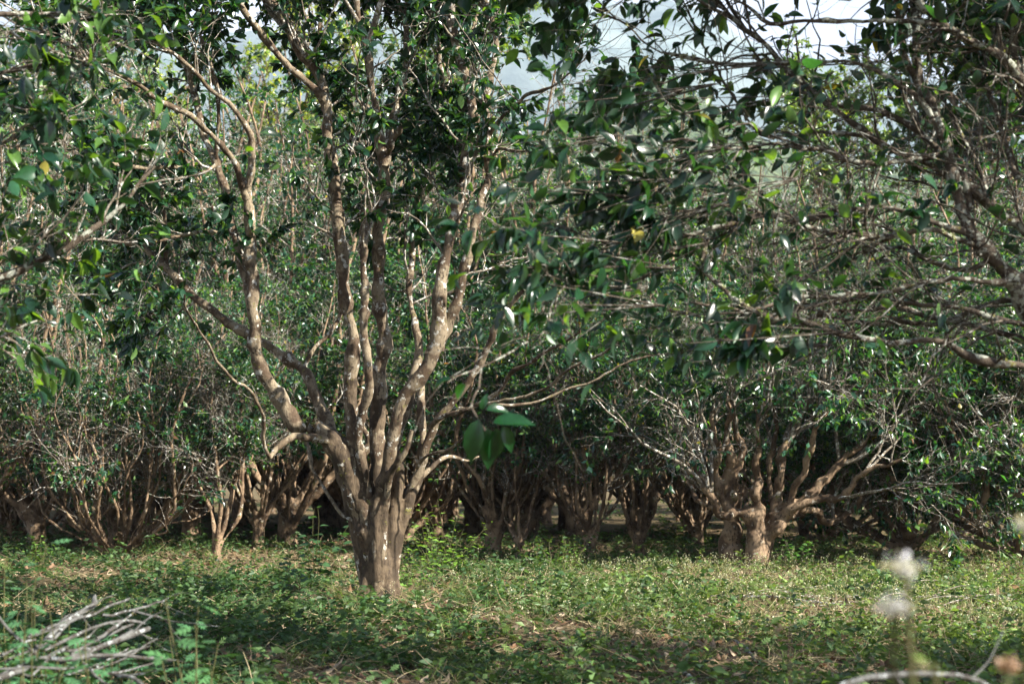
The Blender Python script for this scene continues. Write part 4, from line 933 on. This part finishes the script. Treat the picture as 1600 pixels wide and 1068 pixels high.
herb('mugwort', *hi(180, 1000, 4.2), 0.52, 4, (.06, .12), 'mugwort growing up through the right half of the brush pile', (.045, .125, .05), LOB, 41, .10, 9)
herb('mugwort', *hi(40, 1010, 4.0), 0.56, 4, (.06, .12), 'mugwort growing through the left end of the brush pile', (.045, .125, .05), LOB, 42, .10, 9)
herb('mugwort', *hi(300, 900, 5.2), 0.42, 4, (.06, .12), 'mugwort behind the tall soft-focus one, toward the open ground', (.045, .125, .05), LOB, 43, .10, 9)
herb('mugwort', *hi(90, 880, 5.6), 0.45, 4, (.06, .12), 'mugwort behind the brush pile with upright lobed leaves', (.045, .125, .05), LOB, 44, .10, 9)
herb('mugwort', *hi(200, 905, 5.6), 0.36, 4, (.06, .12), 'small mugwort behind the right end of the brush pile', (.045, .125, .05), LOB, 45, .10, 9)
herb('mugwort', *hi(150, 1050, 3.7), 0.3, 4, (.06, .12), 'low mugwort at the very bottom in front of the brush pile', (.045, .125, .05), LOB, 46, .10, 9)
herb('mugwort', *hi(330, 1050, 4.0), 0.40, 4, (.06, .12), 'low mugwort at the bottom right of the brush pile', (.045, .125, .05), LOB, 47, .10, 9)
herb('mugwort', *hi(10, 850, 5.4), 0.6, 4, (.06, .12), 'tall mugwort cut by the left edge behind the tallest blurred one', (.045, .125, .05), LOB, 48, .10, 9)
herb('flowering_weed', *hi(1538, 1000, 1.45), .82, 1, (.02, .035), 'out-of-focus weed with a pale flower head near the right edge', (.10, .14, .05), LO, 14, .01, 14, flowers=(.0065, (.50, .50, .46)), cat='weed', sub=2.2)
herb('flowering_weed', *hi(1450, 1000, 1.5), .775, 1, (.03, .045), 'out-of-focus weed with white flower head, tallest of the middle blurred pair', (.30, .27, .14), LO, 15, .01, 14, flowers=(.0075, (.48, .48, .54)), cat='weed', sub=2.2)
herb('flowering_weed', *hi(1376, 1000, 1.55), .735, 1, (.03, .045), 'out-of-focus weed with lower white flower head left of its taller twin', (.30, .23, .14), LO, 16, .01, 14, flowers=(.008, (.46, .46, .52)), cat='weed', sub=2.2)
herb('flowering_weed', *hi(1462, 1000, 1.6), .665, 1, (.03, .05), 'short blurred weed with yellow-green leaves between the blurred flower stalks', (.20, .30, .06), RND, 17, .02, 10, cat='weed', sub=2.2)
herb('flowering_weed', *hi(1585, 1000, 1.7), .64, 1, (.02, .04), 'short blurred brownish weed in the lower right corner', (.26, .17, .12), LO, 18, .03, 12, flowers=(.006, (.30, .20, .14)), cat='weed', sub=2.2)
herb('dry_weed', *hi(1230, 1000, 2.6), .60, 1, (.03, .06), 'dark withered weed stalk standing blurred right of centre', (.045, .03, .02), LO, 19, .01, 9, stemcol=(.06, .04, .03), cat='weed')

# ------------------------------------------------------------------ cut branches
def cut_branch(pts, w, Y, label, seed, twigs=4, group='cut branches piled at lower left', mat=None):
    rs = RS(seed); P, R = limb(rs, pts, w, Y, gn=.004)
    c = P.mean(0); root = empty('cut_branch', tuple(c), label, 'branch', group)
    V, Fc = rough_tube(P, R, 8, seed); link('wood', mk_mesh('wood', V - c, Fc, mat or M_CUT, smooth=True), root)
    if twigs:
        T, Q = grow(rs, P[None], R[None], twigs, .3, 1., (.1, .35), (.3, .8), .15, 0, K=6, rk=.5, rmax=.004)
        link('twigs', mk_mesh('twigs', *tubes(T - c, Q, 5), M_CUT, smooth=True), root)
Bp = [
 ([(-40, 1075), (0, 1058), (56, 1031), (109, 1028), (165, 1024), (273, 1029)], [12, 11, 9, 7, 5], [4.2, 4.3, 4.5], 'cut branch lying level along the bottom of the brush pile'),
 ([(60, 1034), (34, 1005), (0, 968), (-20, 945)], [9, 7, 6], [4.35, 4.2], 'ochre cut branch slanting up to the left edge'),
 ([(95, 1032), (150, 1012), (210, 990), (235, 982)], [13, 13, 10], [4.4, 4.7], 'thick cut branch crusted with white lichen in the pile'),
 ([(45, 1026), (86, 998), (112, 968), (146, 955), (180, 944), (202, 936)], [7, 7, 5, 4], [4.4, 5.0], 'long thin cut branch rising highest out of the pile'),
 ([(56, 1012), (90, 980), (125, 960), (150, 942), (150, 930)], [12, 12, 9], [4.5, 5.0], 'whitish lichen-covered cut branch in the middle of the pile'),
 ([(160, 960), (210, 953), (255, 938)], [5, 4, 3], [4.8, 5.0], 'thin cut twig pointing right and upward from the pile'),
 ([(205, 953), (240, 964), (266, 975)], [5, 4, 3], [4.8, 4.8], 'thin cut twig bending down at the right end of the pile'),
 ([(-20, 1044), (60, 1042), (120, 1043)], [4, 4, 3], [4.1, 4.2], 'thin straight cut twig at the bottom left corner of the pile'),
 ([(130, 1035), (168, 1066), (190, 1085)], [6, 6, 5], [4.2, 4.1], 'cut twig dropping out of the bottom of the picture'),
 ([(172, 1052), (200, 1056), (225, 1072)], [8, 8, 7], [4.2, 4.1], 'short lichened cut stick at the bottom below the pile'),
 ([(-20, 1068), (20, 1050), (50, 1040)], [14, 12, 10], [4.2, 4.3], 'thick lichened cut stub in the bottom left corner'),
 ([(70, 1015), (130, 985), (190, 968), (230, 972)], [7, 6, 4], [4.6, 4.9], 'grey cut branch crossing the upper part of the pile')]
for k, (p, w, Y, lab) in enumerate(Bp): cut_branch(p, [v * .78 for v in w], Y, lab, 300 + k, 2)
rs = RS(9)
for k in range(16):
    x = rs.uniform(0, 190); y = rs.uniform(985, 1060); a = rs.uniform(-.7, -.1); L = rs.uniform(50, 130); yy = rs.uniform(4.3, 4.9)
    cut_branch([(x, y), (x + L * .5 * math.cos(a), y + L * .5 * math.sin(a) + rs.uniform(-6, 6)), (x + L * math.cos(a), y + L * math.sin(a))], [rs.uniform(3, 6), 2.5], [yy, yy + .15], 'thin grey cut twig in the tangle of the lower left brush pile', 400 + k, 0)
# thin dry sticks heaped in the sun at the right
for k in range(34):
    x0 = rs.uniform(1.95, 3.2); y0 = rs.uniform(9.3, 11.2); a = rs.uniform(-.6, .6) + (math.pi if rs.uniform() < .5 else 0); L = rs.uniform(.25, .9)
    P = np.array([(x0 + L * t * math.cos(a), y0 + L * t * math.sin(a), 0) for t in np.linspace(0, 1, 8)]) + rs.normal(size=(8, 3)) * .008
    P[:, 2] = gz(P[:, 0], P[:, 1]) + .02 + rs.uniform(0, .10) * np.sin(np.linspace(.2, 3, 8))
    c = P.mean(0); o = link('dry_stick', mk_mesh('dry_stick', *tubes((P - c)[None], np.linspace(.005, .002, 8)[None] * rs.uniform(.6, 1.4), 6), M_TWIG, smooth=True), loc=tuple(c))
    tag(o, 'thin dry stick in the sunny heap of prunings at right', 'stick', 'dry sticks heaped on the sunny grass at right')
for k, (pts, w, lab) in enumerate([
        ([(1060, 928), (1140, 934), (1230, 936), (1330, 938)], [5, 3], 'long thin straight dry stick across the sunny patch at right'),
        ([(810, 888), (822, 880), (835, 884), (845, 880)], [9, 7], 'short curled pale stick on the grass right of the big trunk'),
        ([(770, 918), (800, 922), (830, 930)], [9, 6], 'short dark dead stick on the grass right of the big trunk'),
        ([(1070, 1035), (1095, 1055), (1125, 1078)], [7, 6], 'light dry stick slanting to the bottom edge right of centre'),
        ([(780, 1060), (795, 1035), (805, 1015)], [5, 4], 'pale twig standing up at the bottom edge in the middle'),
        ([(880, 998), (930, 990), (960, 985)], [4, 3], 'thin bleached stick among the weeds at bottom centre'),
        ([(1140, 990), (1165, 1000), (1180, 1020)], [6, 4], 'bleached bent twig among the weeds in the lower right')]):
    rs = RS(500 + k); P = []
    for a, b in pts:
        Y = CH * F / (b - 740); q = at(a, b, Y); P.append((q[0], Y, float(gz(q[0], Y)) + .03, w[0] / F * Y / 2))
    q = spline(np.array(P), 14); c = q[:, :3].mean(0)
    V, Fc = tubes((lumpy(q[:, :3], rs, .006) - c)[None], (q[:, 3] * np.linspace(1, w[1] / w[0], 14))[None], 7)
    tag(link('dry_stick', mk_mesh('dry_stick', V, Fc, M_CUT, smooth=True), loc=tuple(c)), lab, 'stick')
cut_branch([(1290, 1085), (1330, 1062), (1400, 1051), (1460, 1052), (1510, 1056), (1560, 1078)], [8, 9, 8, 7], [3.0, 3.1], 'arching cut branch blurred along the bottom edge at right', 600, 2, None)
herb('wild_herb', *hi(1380, 1060, 3.3), .40, 3, (.04, .07), 'small bright green herb above the arching branch at the bottom right', (.08, .22, .04), LO, 20, .12, 6)

# ------------------------------------------------------------------ the hazy air
def haze():
    m, t, N, L = newmat('haze_air')
    out = N('ShaderNodeOutputMaterial'); v = N('ShaderNodeVolumePrincipled'); v.inputs['Color'].default_value = (.58, .72, 1, 1)
    v.inputs['Density'].default_value = .00025; v.inputs['Anisotropy'].default_value = .2; L(v.outputs[0], out.inputs['Volume'])
    x, y0, y1, z0, z1 = 2850, -460, 2850, -3.5, 570
    V = np.array([(a, b, c) for c in (z0, z1) for b in (y0, y1) for a in (-x, x)], float)
    Fc = np.array([(0, 2, 3, 1), (4, 5, 7, 6), (0, 1, 5, 4), (2, 6, 7, 3), (0, 4, 6, 2), (1, 3, 7, 5)])
    o = link('haze', mk_mesh('haze', V, Fc, m)); tag(o, 'thin blue haze in the air towards the mountain', 'haze', kind='stuff')
haze()
